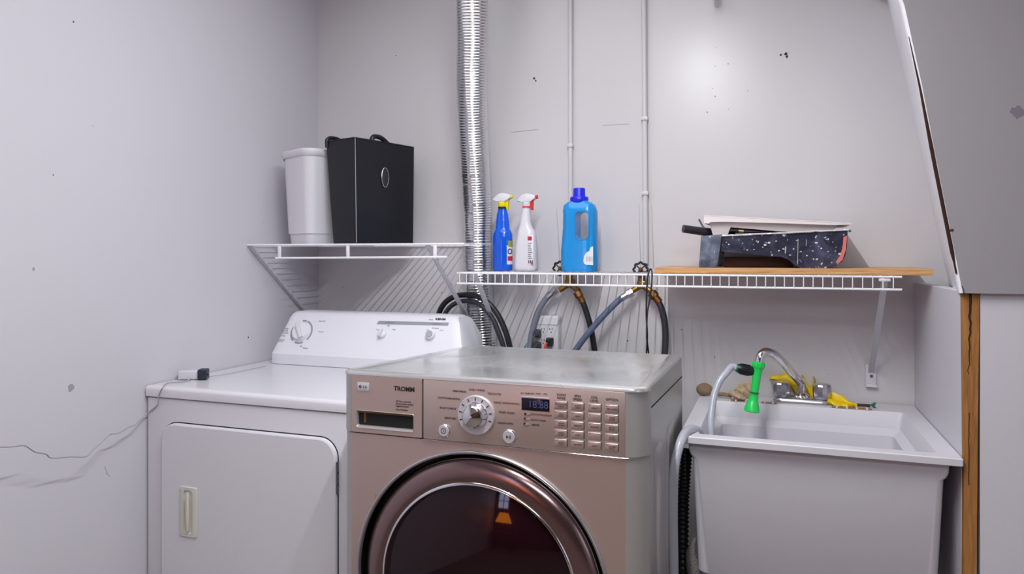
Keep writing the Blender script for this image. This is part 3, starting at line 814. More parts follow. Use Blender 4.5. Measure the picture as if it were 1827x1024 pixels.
TRY = (2.135, 2.365)
def dark_tray():
    z = BZ1; t = thing('paint_tray', 'dark navy paint roller tray spattered with dried paint on the plywood board', 'tray', at(1380, 478, TRY[0]))
    ORG[t.name] = t.location.copy()
    def Z(px, py): p = at(px, py, TRY[0]); return p
    base = [(1287, 421), (1340, 419), (1400, 416), (1455, 413), (1512, 411)]
    low = [(1512, 412), (1511, 440), (1508, 456), (1503, 466), (1492, 474), (1470, 478), (1430, 478), (1420, 474), (1408, 463), (1395, 458), (1340, 453), (1286, 448)]
    outline = [Z(*p) for p in base] + [Z(*p) for p in low[1:]]
    mz = min(p.z for p in outline); dzz = z + .0006 - mz
    outline = [p + Vector((0, 0, dzz * max(0, min(1, (1.245 - p.z) / .05)))) for p in outline]
    b = B(); n = len(outline)
    # side walls slope inwards a little towards the bottom; hollow shell
    zt = max(p.z for p in outline)
    def side(y, sgn, ins=0.0):
        return [Vector((p.x, y + sgn * (zt - p.z) * .12, p.z)) for p in outline]
    A_ = side(TRY[0] + .004, 1); C_ = side(TRY[1] - .004, -1)
    va = [b.verts.new(p) for p in A_]; vc = [b.verts.new(p) for p in C_]
    b.faces.new(va); b.faces.new(vc[::-1])
    for i in range(4, n): # bottom + ends, open top
        j = (i + 1) % n; b.faces.new((va[i], va[j], vc[j], vc[i]))
    body = finish('tray_body', b, M['tray_black'], t, smooth=False)
    sm = body.modifiers.new('thickness', 'SOLIDIFY'); sm.thickness = .0025; sm.offset = 0
    # rim crusted in dried paint
    b = B(); top = [outline[i] for i in range(5)]
    pts = []
    for i in range(len(top) - 1):
        for k in range(6): pts.append(top[i].lerp(top[i + 1], k / 6))
    pts.append(top[-1] + Vector((.004, 0, .001)))
    for p in pts: p.z += .001 + .0012 * noise.noise(p * 90)
    front = [Vector((p.x, TRY[0], p.z)) for p in pts]; back = [Vector((p.x, TRY[1], p.z)) for p in pts]
    tube(b, front + [back[-1]], [.0024 + .001 * noise.noise(p * 60) for p in front] + [.0024], 8)
    tube(b, [front[0]] + back, .0024, 8)
    finish('crusted_rim', b, M['tray_paint'], t)
    b = B(); e = Z(1514, 412); tube(b, [Vector((e.x, TRY[0], e.z)), Vector((e.x + .006, TRY[0], e.z + .001))], .0036, 8); finish('rim_tip', b, M['rod'], t)
    # folding leg plate at the left end
    P4 = [Z(1251, 421), Z(1288, 418), Z(1285, 440), Z(1280, 476), Z(1276, 480), Z(1247, 481)]
    P4 = [Vector((p.x, TRY[0] - .004, max(p.z, BZ1 + .0006))) for p in P4]; P4[-2].z = P4[-1].z = BZ1 + .0006
    b = B(); prism(b, P4, (0, .012, 0), bev=.001); lg = finish('tray_leg', b, M['tray_leg'], t)
    b = B(); prism(b, [p + Vector((0, TRY[1] - TRY[0] - .006, 0)) for p in P4], (0, .010, 0), bev=.001); finish('tray_leg', b, M['tray_leg'], t)
    b = B(); x0 = P4[0].x; box(b, x0, x0 + .050, TRY[0] + .008, TRY[1] - .010, P4[0].z - .004, P4[0].z, .001); finish('end_wall', b, M['tray_leg'], t)
    # patch of pink paint down the right end
    q = [Z(1505, 423), Z(1511.5, 420), Z(1509.5, 446), Z(1504, 463), Z(1496, 471), Z(1492, 467), Z(1500, 455), Z(1504, 440)]
    b = B(); prism(b, [Vector((p.x, TRY[0] + .0015 + (zt - p.z) * .12, p.z + dzz * max(0, min(1, (1.245 - p.z) / .05)))) for p in q], (0, -.0006, 0)); finish('paint_patch', b, M['pink'], t, smooth=False, )
    # long dried drips
    b = B()
    for (x, y0, y1, r) in ((1424, 426, 472, .0007), (1439, 427, 439, .0007), (1402, 440, 452, .0016)):
        p = [Z(x, y0), Z(x - .5, y1)]; tube(b, [Vector((k.x, TRY[0] + .0022 + (zt - k.z) * .12, k.z)) for k in p], r, 6)
    for (x, y, r) in ((1365, 437, .003), (1372, 433, .003), (1361, 441, .002), (1398, 444, .0025), (1416, 444, .002), (1429, 449, .002), (1457, 433, .0022), (1466, 443, .0018), (1478, 449, .0013), (1405, 428, .0016), (1333, 446, .0016), (1500, 453, .003), (1457, 421, .0013), (1350, 430, .002), (1385, 430, .0015), (1390, 447, .0018), (1325, 434, .0014), (1440, 456, .0015), (1452, 462, .002), (1486, 432, .0015), (1471, 424, .0012), (1318, 428, .0013), (1345, 445, .0015), (1410, 455, .0016), (1492, 441, .0014)):
        p = Z(x, y); disc(b, (p.x, TRY[0] + .0024 + (zt - p.z) * .12, p.z), r, 8, sx=random.uniform(.8, 2.2), t=.0008)
    finish('paint_drips', b, M['tray_paint'], t)
dark_tray()
# brown block added as the shadow under the tray
b = B(); p0 = at(1290, 478, 2.20); p1 = at(1415, 455, 2.20)
box(b, p0.x, p1.x, 2.20, 2.37, BZ1 + .0005, BZ1 + .0305, .003)
tag(finish('tray_shadow_block', b, M['umber']), 'dark brown block standing in for the shadow beneath the navy paint tray', 'shadow block')
def white_tray():
    Y0, Y1 = 2.140, 2.360
    def Z(px, py): return at(px, py, Y0)
    t = thing('paint_tray', 'white plastic paint tray stacked on top of the dark spattered tray', 'tray', Z(1380, 412))
    # stations along the tray: photo x, rim y, skirt depth, bottom y
    st = [(1256, 385, 13, 386), (1265, 385.3, 14, 388), (1267, 385.6, 11, 400), (1272, 386, 10, 419.5), (1296, 386.8, 9, 420), (1302, 387, 9, 404), (1340, 388.8, 8, 407), (1380, 391, 7, 410.5), (1420, 393.3, 6, 413.5), (1470, 396, 5, 413), (1487, 397, 4.5, 411.5), (1494, 397.4, 4, 400), (1505, 398, 3, 399), (1519, 398.8, 2, 399.5)]
    b = B(); rows = []
    for (px, ry, sk, by) in st:
        p = Z(px, ry); zs_ = Z(px, ry + sk).z; zb = min(Z(px, by).z, p.z - .0008); d = (p.z - zb) * .22
        rows.append([b.verts.new((p.x, y, z)) for y, z in ((Y0 - .004, zs_), (Y0 - .004, p.z), (Y0 + .008, p.z), (Y0 + .009 + d, zb), (Y1 - .009 - d, zb), (Y1 - .008, p.z), (Y1 + .004, p.z), (Y1 + .004, zs_))])
    for r0, r1 in zip(rows, rows[1:]):
        for k in range(7): b.faces.new((r0[k], r0[k + 1], r1[k + 1], r1[k]))
    b.faces.new(rows[0])
    bmesh.ops.recalc_face_normals(b, faces=b.faces)
    bmesh.ops.solidify(b, geom=b.faces[:], thickness=.0016)
    finish('tray_body', b, M['tray_white'], t, smooth=False)
    b = B(); tube(b, [Vector((Z(a, c).x, Y0 - .0036, Z(a, c).z)) for a, c, _, _ in st], .0013, 6); finish('tray_rim', b, M['tray_white'], t)
white_tray()
def roller_frame():
    Y = 2.22
    a = at(1219, 408, Y - .04); c = at(1268, 415, Y); e = at(1310, 422, Y + .02)
    t = thing('paint_roller', 'black handled paint roller sticking out left from between the two trays', 'paint roller', (c.x, c.y, c.z))
    b = B(); tube(b, [a, a.lerp(c, .5), c, e], [.0118, .0120, .0128, .0115], 16); finish('grip', b, M['handle_b'], t)
    b = B(); tube(b, [at(1263, 412, Y + .03), at(1254, 404, Y + .03), at(1247, 391, Y + .03)], [.0028, .0028, .0028], 8, smooth=3); finish('bent_rod', b, M['rod'], t)
roller_frame()
def brush():
    Y = 2.165
    t = thing('paint_brush', 'black handled paint brush lying in the dark tray under the white one', 'brush', at(1320, 415, Y))
    b = B(); tube(b, [at(1302, 411.5, Y), at(1308, 411.3, Y), at(1318, 412, Y)], [.0052, .0062, .0062], 12); finish('handle', b, M['black_iron'], t)
    b = B(); tube(b, [at(1318, 412, Y), at(1327, 412.8, Y)], .0052, 12); finish('ferrule', b, M['gold'], t)
    b = B(); tube(b, [at(1327, 412.8, Y), at(1348, 413.5, Y), at(1372, 415, Y)], [.0052, .0042, .002], 12); finish('bristles', b, M['purple'], t)
brush()

# ================================================================== DRYER
DX0, DX1, DY, DZ = -1.655, -0.916, 1.576, 0.874
def dryer():
    t = thing('clothes_dryer', 'white clothes dryer with a slanted control console against the left wall', 'dryer', ((DX0 + DX1) / 2, DY + .35, 0))
    YBk = 2.26
    b = B(); box(b, DX0 + .001, DX1 - .001, DY, YBk, .03, DZ - .0315, .004, 3); box(b, DX0 + .04, DX1 - .04, DY + .05, YBk - .05, .0, .04)
    cab = finish('cabinet', b, M['white_met'], t)
    b = B(); box(b, DX0 + .006, DX1 - .006, DY + .006, YBk - .01, DZ - .034, DZ - .028); finish('lid_gap', b, M['dark_gap'], t, smooth=False)
    # lid with a rounded front lip
    b = B(); prof = [(DY - .001, DZ - .0295), (DY - .0045, DZ - .028), (DY - .005, DZ - .010), (DY - .002, DZ - .0025), (DY + .006, DZ + .0005), (DY + .020, DZ - .0005), (2.03, DZ - .001), (YBk, DZ), (YBk, DZ - .0295)]
    prism(b, [(DX0, y, z) for y, z in prof], (DX1 - DX0, 0, 0)); finish('top_lid', b, M['white_met'], t, angle=50)
    # console: slanted face with a vertical foot
    zb = DZ + .0005
    xl0, xr0, xl1, xr1 = -1.605, -0.893, -1.545, -0.962
    pf = [(2.040, 0.0), (2.040, .034), (2.044, .040), (2.102, .156), (2.110, .166), (2.124, .172), (2.19, .172), (2.225, .160), (2.235, .10), (2.235, 0)]
    def endx(h):                     # left/right edges pull in towards the top
        k = max(0, (h - .03)) / .142
        return xl0 + .034 * k ** 1.1, xr0 - .050 * k ** 2.2
    secs = []
    N = 9
    def prof_at(f, ins):
        return f
    b = B()
    cols = []
    S_ = [0, .006, .02, .05, .5, .95, .98, .994, 1]
    I_ = [.016, .006, .0015, 0, 0, 0, .0015, .006, .016]
    for s_, ins in zip(S_, I_):
        col = []
        for (y, h) in pf:
            a_, c_ = endx(h); yy = y + ins * (1 if y < 2.15 else -1); hh = h - ins * (.8 if h > .15 else 0)
            col.append((a_ + (c_ - a_) * s_, yy, zb + hh))
        cols.append(col)
    loft(b, cols); con = finish('console', b, M['console'], t, angle=32)
    # printed matter and knobs on the slanted face
    n0 = Vector((0, -(.116), .058)).normalized()      # outward normal of the slanted face
    n0 = Vector((0, -.8944, .4472)); upv = Vector((0, .4472, .8944)); xv = Vector((1, 0, 0))
    p_on = Vector((0, 2.044, zb + .040))
    def onface(px, py, off=0.0):
        r = ray(px, py); k = (p_on - EYE).dot(n0) / r.dot(n0); return EYE + r * k + n0 * off
    RF = Matrix((xv, upv, n0)).transposed()
    def circ(c, r, n=40, a0=0, a1=2 * PI): return [c + xv * r * math.cos(a0 + (a1 - a0) * k / n) + upv * r * math.sin(a0 + (a1 - a0) * k / n) for k in range(n + 1)]
    # timer dial with its grey arc segments
    c = onface(538, 592)
    b = B()
    for (a0, a1) in ((-.75, 1.25), (1.35, 1.75), (2.75, 4.05), (4.35, 5.15)):
        o_ = circ(c + n0 * .0006, .043, 14, a0, a1); i_ = circ(c + n0 * .0006, .037, 14, a0, a1)
        for k in range(14): b.faces.new([b.verts.new(q) for q in (o_[k], o_[k + 1], i_[k + 1], i_[k])])
    finish('printed_scale', b, M['midgrey'], con, smooth=False); b = B()
    bar = [onface(676, 572.5, .0008), onface(801, 575.5, .0008), onface(799.5, 581, .0008), onface(672, 578.3, .0008)]
    b.faces.new([b.verts.new(q) for q in bar])
    finish('printed_bar', b, M['midgrey'], con, smooth=False)
    b = B()
    for (s_, px, py, sz) in (('Auto Dry', 575, 573, .007), ('Normal', 573, 592, .006), ('Heavy', 511, 586, .007), ('More Dry', 508, 590, .007), ('Less Dry', 509, 594, .007), ('Timed', 505, 599, .006), ('Touch Up', 503, 606, .006), ('Air Dry', 501, 608.5, .006), ('Off', 537, 618, .007), ('Delicate', 545, 621, .006),
                             ('High', 693, 581, .006), ('Low', 674, 588, .006), ('Med', 703, 588, .006), ('End Signal', 777, 585.5, .006), ('Off', 763, 589, .006), ('Loud', 788, 589, .006),
                             ('DRYER', 769, 570.5, .005), ('Push to Start', 620, 652.5, .005)):
        if s_ == 'Push to Start': continue
        add_text(b, s_, onface(px, py, .0006), sz, R=RF)
    finish('printed_text', b, M['grey_print'], con, smooth=False)
    b = B(); add_text(b, 'KENM', onface(786, 569.5, .0007), .0098, R=RF, sx=1.35, bold=.0003); finish('printed_text', b, M['print_dark'], con, smooth=False)
    b = B(); add_text(b, 'TEMPERATURE', onface(695, 576, .0012), .0050, R=RF); add_text(b, 'CYCLE SIGNAL', onface(778, 578, .0012), .0050, R=RF); finish('printed_text', b, M['grey_print'], con, smooth=False)
    def knob(px, py, r, h, ridge_ang, name, capm=None):
        c = onface(px, py); b = B()
        q = [circ(c + n0 * o_, rr, 36)[:-1] for rr, o_ in ((r * 1.04, 0), (r * 1.04, h * .3), (r, h * .38), (r * .93, h), (r * .85, h * 1.06))]
        loft(b, q); k = finish(name, b, M['console'], t, angle=45)
        if ridge_ang is not None:
            b = B(); d = xv * math.cos(ridge_ang) + upv * math.sin(ridge_ang); e = n0.cross(d)
            Rr = Matrix((d, e, n0)).transposed()
            for v in box(b, -r * .92, r * .92, -r * .2, r * .2, 0, h * .9, .0015): v.co = Rr @ (v.co - Vector((0, 0, 0))) + c + n0 * h * .9
            finish('grip_ridge', b, M['white_pl'], k)
        if capm:
            b = B(); loft(b, [circ(c + n0 * (h * 1.04), r * .74, 30)[:-1], circ(c + n0 * (h * 1.3), r * .70, 30)[:-1]]); finish('cap', b, capm, k)
    knob(538, 592, .0315, .012, 2.15, 'timer_dial')
    knob(683, 596, .0145, .012, 1.35, 'selector_knob')
    knob(769, 598.5, .0155, .013, None, 'start_button', M['ltgrey'])
    # front: rounded door slightly proud with a dark gap, hinge, recessed cream pull
    dl, dr, dtop = at(292, 860, DY).x, at(603, 860, DY).x, at(450, 768, DY).z
    dtop = (at(330, 756, DY).z + at(570, 779, DY).z) / 2; dbot = .24
    def rr_front(ins, y): return [(x, y, z) for x, z in rrect(dr - dl - 2 * ins, dtop - dbot - 2 * ins, .050 - ins, 8, (dl + dr) / 2, (dtop + dbot) / 2)]
    b = B(); loft(b, [rr_front(-.0028, DY - .0001), rr_front(-.0028, DY - .0010)]); finish('door_gap', b, M['dark_gap'], t, smooth=False)
    b = B(); loft(b, [rr_front(0, DY - .0005), rr_front(0, DY - .006), rr_front(.0015, DY - .0095), rr_front(.005, DY - .0115), rr_front(.012, DY - .0115)]); dd = finish('dryer_door', b, M['white_met'], t, angle=25)
    yd = DY - .0115
    hc = at(337, 913, yd); hw, hh = .0365, .0950
    hw = (at(352, 913, yd).x - at(322, 913, yd).x); hh = at(337, 868, yd).z - at(337, 957, yd).z
    b = B()
    def hr(w_, h_, r, y, ox=0): return [(hc.x + x + ox, y, hc.z + z) for x, z in rrect(w_, h_, r, 5)]
    loft(b, [hr(hw, hh, .005, yd + .0005), hr(hw, hh, .005, yd - .003), hr(hw - .003, hh - .003, .004, yd - .004), hr(hw * .52, hh * .86, .0095, yd - .0035), hr(hw * .46, hh * .80, .008, yd + .009), hr(hw * .4, hh * .74, .007, yd + .0095)], True, True)
    ph = finish('door_pull', b, M['cream_plate'], dd, angle=35)
    b = B(); loft(b, [hr(hw * .54, hh * .88, .0095, yd - .0042), hr(hw * .47, hh * .80, .008, yd + .0088), hr(hw * .4, hh * .74, .007, yd + .0094)], False, True); finish('pull_scoop', b, M['cream'], dd, angle=35)
    b = B()
    sec = []
    for k in range(11):
        a = PI * k / 10; zz = hc.z + math.cos(a) * hh * .40; wv = math.sin(a) * hw * .17 + .0012
        sec.append([(hc.x + .003 + wv * math.cos(q) * .55, yd - .0062 - .003 * math.sin(a) + .0035 * math.sin(q), zz) for q in [2 * PI * j / 10 for j in range(10)]])
    loft(b, sec); finish('pull_grip', b, M['cream'], dd, angle=60)
    b = B()
    z0 = at(602, 823, DY).z; z1 = at(602, 882, DY).z
    for k in range(3):
        za = z0 + (z1 - z0) * k / 3; zb_ = z0 + (z1 - z0) * (k + .88) / 3
        tube(b, [(dr + .002, DY - .006, za), (dr + .002, DY - .006, zb_)], .0034, 10)
    finish('door_hinge', b, M['rod'], t)
dryer()

# adapter and cord on the dryer
def adapter():
    z = DZ + .0008
    a = atZ(317, 678, z); c = atZ(352, 678, z); e = atZ(369, 677, z)
    t = thing('power_adapter', 'small white and dark blue adapter lying on the dryer top by the wall', 'adapter', (c.x, c.y, z))
    d = (e - a); d.z = 0; d.normalize(); nrm = Vector((-d.y, d.x, 0)); Rr = Matrix((d, nrm, Vector((0, 0, 1)))).transposed()
    L = (c - a).length; b = B()
    for v in box(b, 0, L, 0, .030, 0, .026, .004, 3): v.co = Rr @ v.co + a
    for v in b.verts: v.co.x = max(v.co.x, XL + .002)
    finish('adapter_body', b, M['white_dev'], t)
    b = B(); L2 = (e - c).length
    for v in box(b, .0002, L2, -.002, .032, 0, .030, .003, 2): v.co = Rr @ v.co + c
    for v in box(b, L2, L2 + .004, .006, .012, .012, .016, 0): v.co = Rr @ v.co + c
    finish('adapter_plug', b, M['navy_dev'], t)
    # thin cord: over the lid and down across the wall out of the frame, plus a second run back to the console
    b = B()
    front = DY - .0075
    pts = [atZ(346, 668, z + .010), atZ(340, 676, z + .003), atZ(325, 681, z + .0012), atZ(300, 683, z + .0012)]
    pts += [at(291, 690, front), at(283, 706, front), at(281, 722, front + .001), at(262, 738, front - .001)]
    pts += [atX(240, 758, XL + 0.030), atX(230, 762, XL + 0.033), atX(210, 773, XL + 0.042), atX(196, 775, XL + 0.045), atX(180, 790, XL + 0.051), atX(165, 803, XL + 0.055), atX(153, 814.5, XL + 0.060),
            atX(125, 815, XL + 0.063), atX(92, 817, XL + 0.068), atX(82, 810, XL + 0.071), atX(62, 806, XL + 0.075), atX(44, 795, XL + 0.078), atX(20, 797, XL + 0.083), atX(-10, 797, XL + 0.087), atX(-160, 792, XL + 0.090), atX(-420, 780, XL + 0.007)]
    tube(b, pts, .0016, 7, smooth=4)
    finish('power_cord', b, M['cord_w'], t)
    b = B(); pts = [atZ(373, 672, z + .004), atZ(400, 668, z + .0012), atZ(440, 660, z + .0012), atZ(474, 653, z + .0012)]
    tube(b, pts, .0010, 6, smooth=4); finish('adapter_lead', b, M['cord_w'], t)
adapter()

# ================================================================== WASHER
WY = 1.397; WX0, WX1 = -0.913, -0.227; WZ = 0.9845
def washer():
    t = thing('washing_machine', 'brown metallic front loading washing machine with a round dark glass door', 'washing machine', ((WX0 + WX1) / 2, WY + .35, 0))
    YBk = 2.075
    xf0, xf1 = -.880, -.270              # flat part of the front
    zs = .849                            # seam under the control panel
    zt = .979
    # cabinet (sides taper slightly to the back, top falls slightly to the back)
    b = B()
    def plan(z, dz_back=0): return [(WX0 + .0025, WY + .040, z), (WX1 - .0025, WY + .040, z), (-.242, YBk, z - dz_back), (-.889, YBk, z - dz_back)]
    loft(b, [plan(.03), plan(.940, .022)]); finish('cabinet', b, M['titan_side'], t, smooth=False)
    b = B()                              # embossed rib on the right side
    for (y0, y1, z0, z1) in ((1.50, 1.62, .12, .84), (1.70, 1.86, .12, .84)):
        f = lambda y: WX1 - .0025 - (y - WY - .04) * (.0150 / .64)
        pts = rrect(y1 - y0, z1 - z0, .035, 5, (y0 + y1) / 2, (z0 + z1) / 2)
        loft(b, [[(f(y) + .0003, y, z) for y, z in pts], [(f(y) + .0035, y, z) for y, z in rrect(y1 - y0 - .012, z1 - z0 - .012, .03, 5, (y0 + y1) / 2, (z0 + z1) / 2)]])
    finish('side_emboss', b, M['titan_side'], t)
    # front shell with the round opening
    b = B(); cx, cz, R = -.582, .550, .279
    zlo, zhi = .075, zs - .0012
    corners = [(xf1, zhi), (xf0, zhi), (xf0, zlo), (xf1, zlo)]
    ang = [2 * PI * k / 96 for k in range(96)] + [math.atan2(z - cz, x - cx) % (2 * PI) for x, z in corners]
    ang = sorted(ang); inn = []; out = []; inn2 = []
    for a in ang:
        ca, sa = math.cos(a), math.sin(a)
        kx = ((xf1 - cx) / ca) if ca > 1e-9 else ((xf0 - cx) / ca) if ca < -1e-9 else 1e9
        kz = ((zhi - cz) / sa) if sa > 1e-9 else ((zlo - cz) / sa) if sa < -1e-9 else 1e9
        k = min(kx, kz)
        inn.append(b.verts.new((cx + R * ca, WY, cz + R * sa))); out.append(b.verts.new((cx + k * ca, WY, cz + k * sa)))
        inn2.append(b.verts.new((cx + R * ca, WY + .010, cz + R * sa)))
    n = len(ang)
    for i in range(n):
        j = (i + 1) % n; b.faces.new((inn[i], inn[j], out[j], out[i])); b.faces.new((inn2[i], inn2[j], inn[j], inn[i]))
    finish('front_panel', b, M['titan'], t, smooth=False)
    # chamfered grey corner strips, both heights
    def corner_strip(sgn, z0, z1):
        b = B(); x0 = xf1 if sgn > 0 else xf0; xe = WX1 if sgn > 0 else WX0; sec = []
        cp = [(0, 0), (.25, .004), (.5, .011), (.75, .020), (.93, .031), (1.0, .042)]
        q = [(x0 + (xe - x0) * u, WY + v) for u, v in cp]
        inner = [(x0 + (xe - x0) * .85, WY + .045), (x0, WY + .045)]
        loft(b, [[(x, y, z) for x, y in q + inner] for z in (z0, z1)])
        return b
    for s_ in (1, -1):
        finish('corner_trim', corner_strip(s_, zlo, zhi), M['titan_side'], t, angle=50)
    # kick plate + feet
    b = B(); box(b, xf0, xf1, WY + .004, WY + .03, .03, .073, .003); finish('kick_plate', b, M['titan_side'], t)
    for x in (WX0 + .07, WX1 - .07):
        for y in (WY + .08, YBk - .06):
            b = B(); lathe(b, [(0, 0), (.022, 0), (.022, .012), (.010, .014), (.010, .032), (0, .032)], (x, y, 0)); finish('foot', b, M['black_rub'], t)
    # control head: box with slightly overhanging front, split at the drawer
    xs = at(755, 740, WY).x
    b = B(); box(b, xs + .0016, xf1, WY - .003, WY + .06, zs + .0008, zt - .003, .0015, 2); panel = finish('control_panel', b, M['titan'], t)
    for s_ in (1, -1):
        bb = corner_strip(s_, zs + .0008, zt - .003)
        for v in bb.verts: v.co.y -= .003
        finish('corner_trim', bb, M['titan_side'], t, angle=50)
    b = B(); box(b, xf0 + .004, xf1 - .004, WY + .004, WY + .05, zs - .006, zt - .004); finish('panel_gap', b, M['dark_gap'], t, smooth=False)
    b = B(); tube(b, [(xs, WY - .0035, zs - .0006), (xf1, WY - .0035, zs - .0006), (xf1 + (WX1 - xf1) * .5, WY + .006, zs - .0006), (WX1 - .001, WY + .030, zs - .0006)], .0011, 8, smooth=0); finish('seam_line', b, M['chrome'], t)
    # detergent drawer with a recessed pull
    dz0 = zs + .0062 if False else zs + .001
    b = B(); dx0, dx1 = xf0, xs - .0018; dzt = zt - .003
    h0 = at(638, 760, WY); h1 = at(738, 745, WY)
    rx0, rx1 = at(638, 745, WY).x, at(739, 750, WY).x; rz1 = at(690, 735.5, WY).z; rz0 = at(690, 766, WY).z
    outer = [(dx0, dz0), (dx1, dz0), (dx1, dzt), (dx0, dzt)]
    def R4(x0, x1, z0, z1, r, y, n=4): return [(x, y, z) for x, z in rrect(x1 - x0, z1 - z0, r, n, (x0 + x1) / 2, (z0 + z1) / 2)]
    yf = WY - .003
    loft(b, [R4(dx0, dx1, dz0, dzt, .0012, WY + .01), R4(dx0, dx1, dz0, dzt, .0012, yf + .001), R4(dx0 + .001, dx1 - .001, dz0 + .001, dzt - .001, .001, yf), R4(rx0 - .001, rx1 + .001, rz0 - .001, rz1 + .001, .004, yf)], True, False)
    drawer = finish('detergent_drawer', b, M['titan'], t, angle=30)
    b = B(); loft(b, [R4(rx0 - .0012, rx1 + .0012, rz0 - .0012, rz1 + .0012, .004, yf - .0002), R4(rx0 - .0004, rx1 + .0004, rz0 - .0004, rz1 + .0004, .0035, yf - .0016), R4(rx0 + .001, rx1 - .001, rz0 + .004, rz1 - .0005, .003, yf + .001), R4(rx0 + .002, rx1 - .002, rz0 + .006, rz1 - .0005, .002, yf + .022)], False, False)
    finish('pull_surround', b, M['titan_side'], drawer, angle=50)
    b = B(); box(b, rx0 + .001, rx1 - .001, yf + .016, yf + .0225, rz0 + .002, rz1); finish('pull_recess', b, M['brown_in'], drawer, smooth=False)
    b = B(); box(b, rx0 + .001, rx1 - .001, yf + .0005, yf + .005, rz1 - .0045, rz1, .001); box(b, rx0 + .014, rx0 + .020, yf + .006, yf + .016, rz0 + .010, rz1 - .004); finish('pull_lip', b, M['brown_in'], drawer)
    # badge and print on the drawer
    yp = yf - .0004
    def q(px, py): return at(px, py, yp)
    c0, c1 = q(638, 696.5), q(659, 683)
    b = B(); box(b, c0.x, c1.x, yp - .0016, yp, c0.z, c1.z, .0006); bd = finish('badge', b, M['badge'], drawer)
    b = B(); cc = q(643.5, 689.5); lathe(b, [(0, -.0004), (.0030, -.0004), (.0034, 0)], (cc.x, yp - .0017, cc.z), 'Y', 20); add_text(b, 'LG', Vector((q(652, 690).x, yp - .0020, q(652, 690).z)), .0078); finish('badge_logo', b, M['navy'], bd, smooth=False)
    b = B(); cc = q(643.5, 689.5); box(b, cc.x - .0003, cc.x + .0003, yp - .0026, yp - .0021, cc.z - .0012, cc.z + .0016); box(b, cc.x, cc.x + .0016, yp - .0026, yp - .0021, cc.z - .0012, cc.z - .0007); finish('badge_mark', b, M['badge'], bd, smooth=False)
    b = B(); add_text(b, 'TROMM', q(721, 694.5), .0140, sx=1.0, bold=.00045)
    for k, s_ in enumerate(('10 Year warranty', 'Direct Drive System', 'Digital Inverter')): add_text(b, s_, at(706, 715.5 + 4.4 * k + (0 if k < 9 else 2), yp), .0052, align='LEFT')
    add_text(b, 'SteamWasher', at(706, 730.5, yp), .0052, align='LEFT')
    finish('printed_text', b, M['print_dark'], drawer, smooth=False)
    # dial
    c = at(850.5, 740, WY - .003); b = B()
    lathe(b, [(0, -.006), (.0395, -.006), (.0408, -.004), (.0408, .001)], (c.x, WY - .004, c.z), 'Y', 64); dial = finish('dial_ring', b, M['knob_silver'], panel, angle=40)
    b = B()
    for k in range(9):
        a = math.radians(200 - 220 * k / 8); a = math.radians(198 - (198 + 17) * k / 8)
        d = Vector((math.cos(a), 0, math.sin(a))); e = Vector((-d.z, 0, d.x))
        Rr = Matrix((d, Vector((0, 1, 0)), e)).transposed()
        for v in box(b, .0305, .0370, -.0006, 0, -.0010, .0010): v.co = Rr @ v.co + Vector((c.x, WY - .0101, c.z))
    finish('dial_tick', b, M['print_dark'], dial, smooth=False)
    b = B(); sx_ = -.003
    lathe(b, [(0, -.0275), (.004, -.0272), (.020, -.0200), (.0225, -.017), (.0245, -.006), (.0260, -.003), (.0275, -.002), (.0275, .0)], (c.x, WY - .010, c.z), 'Y', 56); kn = finish('dial_knob', b, M['chrome'], panel, angle=25)
    def rbtn(px, py, r, name):
        c = at(px, py, WY - .003); b = B(); lathe(b, [(0, -.0035), (r * .80, -.0035), (r * .86, -.0028), (r * .88, 0)], (c.x, WY - .0035, c.z), 'Y', 32); o = finish(name, b, M['knob_silver'], panel)
        b = B(); lathe(b, [(r * .86, -.001), (r * .93, -.0022), (r, -.001), (r, .001)], (c.x, WY - .0035, c.z), 'Y', 32); finish('button_rim', b, M['chrome'], o)
        return o, c
    o, c2 = rbtn(792.5, 768, .0140, 'power_button')
    b = B(); lathe(b, [(.0046, 0), (.0046, -.0003), (.0058, -.0003), (.0058, 0)], (c2.x, WY - .0072, c2.z), 'Y', 28); box(b, c2.x - .0005, c2.x + .0005, WY - .0076, WY - .0071, c2.z - .0024, c2.z + .0024); finish('button_symbol', b, M['print_dark'], o, smooth=False)
    o, c2 = rbtn(908.5, 779, .0150, 'start_button')
    b = B(); prism(b, [(c2.x - .0048, WY - .0075, c2.z + .0035), (c2.x - .0048, WY - .0075, c2.z - .0035), (c2.x - .0004, WY - .0075, c2.z)], (0, .0004, 0))
    for k in (0.0012, .0036): box(b, c2.x + k, c2.x + k + .0013, WY - .0076, WY - .0071, c2.z - .0036, c2.z + .0036)
    finish('button_symbol', b, M['print_dark'], o, smooth=False)
    # printed words around the dial
    yp2 = WY - .0034
    b = B()
    for s_, px, py in (('DAILY WEAR', 851, 696), ('PERM.PRESS', 819.5, 698.5), ('DELICATES', 882, 703), ('COTTON/NORMAL', 801, 711), ('HAND WASH/WOOL', 904, 719.5), ('BULKY/LARGE', 799, 728.5), ('SPEED WASH', 904, 736.5), ('SANITARY', 803.5, 746.5), ('DRAIN+SPIN', 901.5, 755.5)):
        add_text(b, s_, at(px, py, yp2), .0060)
    for px, py, s_ in ((1001.5, 707.5, 'WASH\nRINSE'), (1030.5, 710, 'SPIN\nSPEED'), (1060.5, 712.5, 'SOIL\nLEVEL'), (1092, 713.5, 'OPTION')):
        add_text(b, s_, at(px, py, yp2), .0066, bold=.0001)
    add_text(b, 'EST. TIME', at(936.5, 702, yp2), .0042); add_text(b, 'WASH', at(948, 702.2, yp2), .0042); add_text(b, 'RINSE', at(960, 702.5, yp2), .0042); add_text(b, 'SPIN', at(973, 703.2, yp2), .0042)
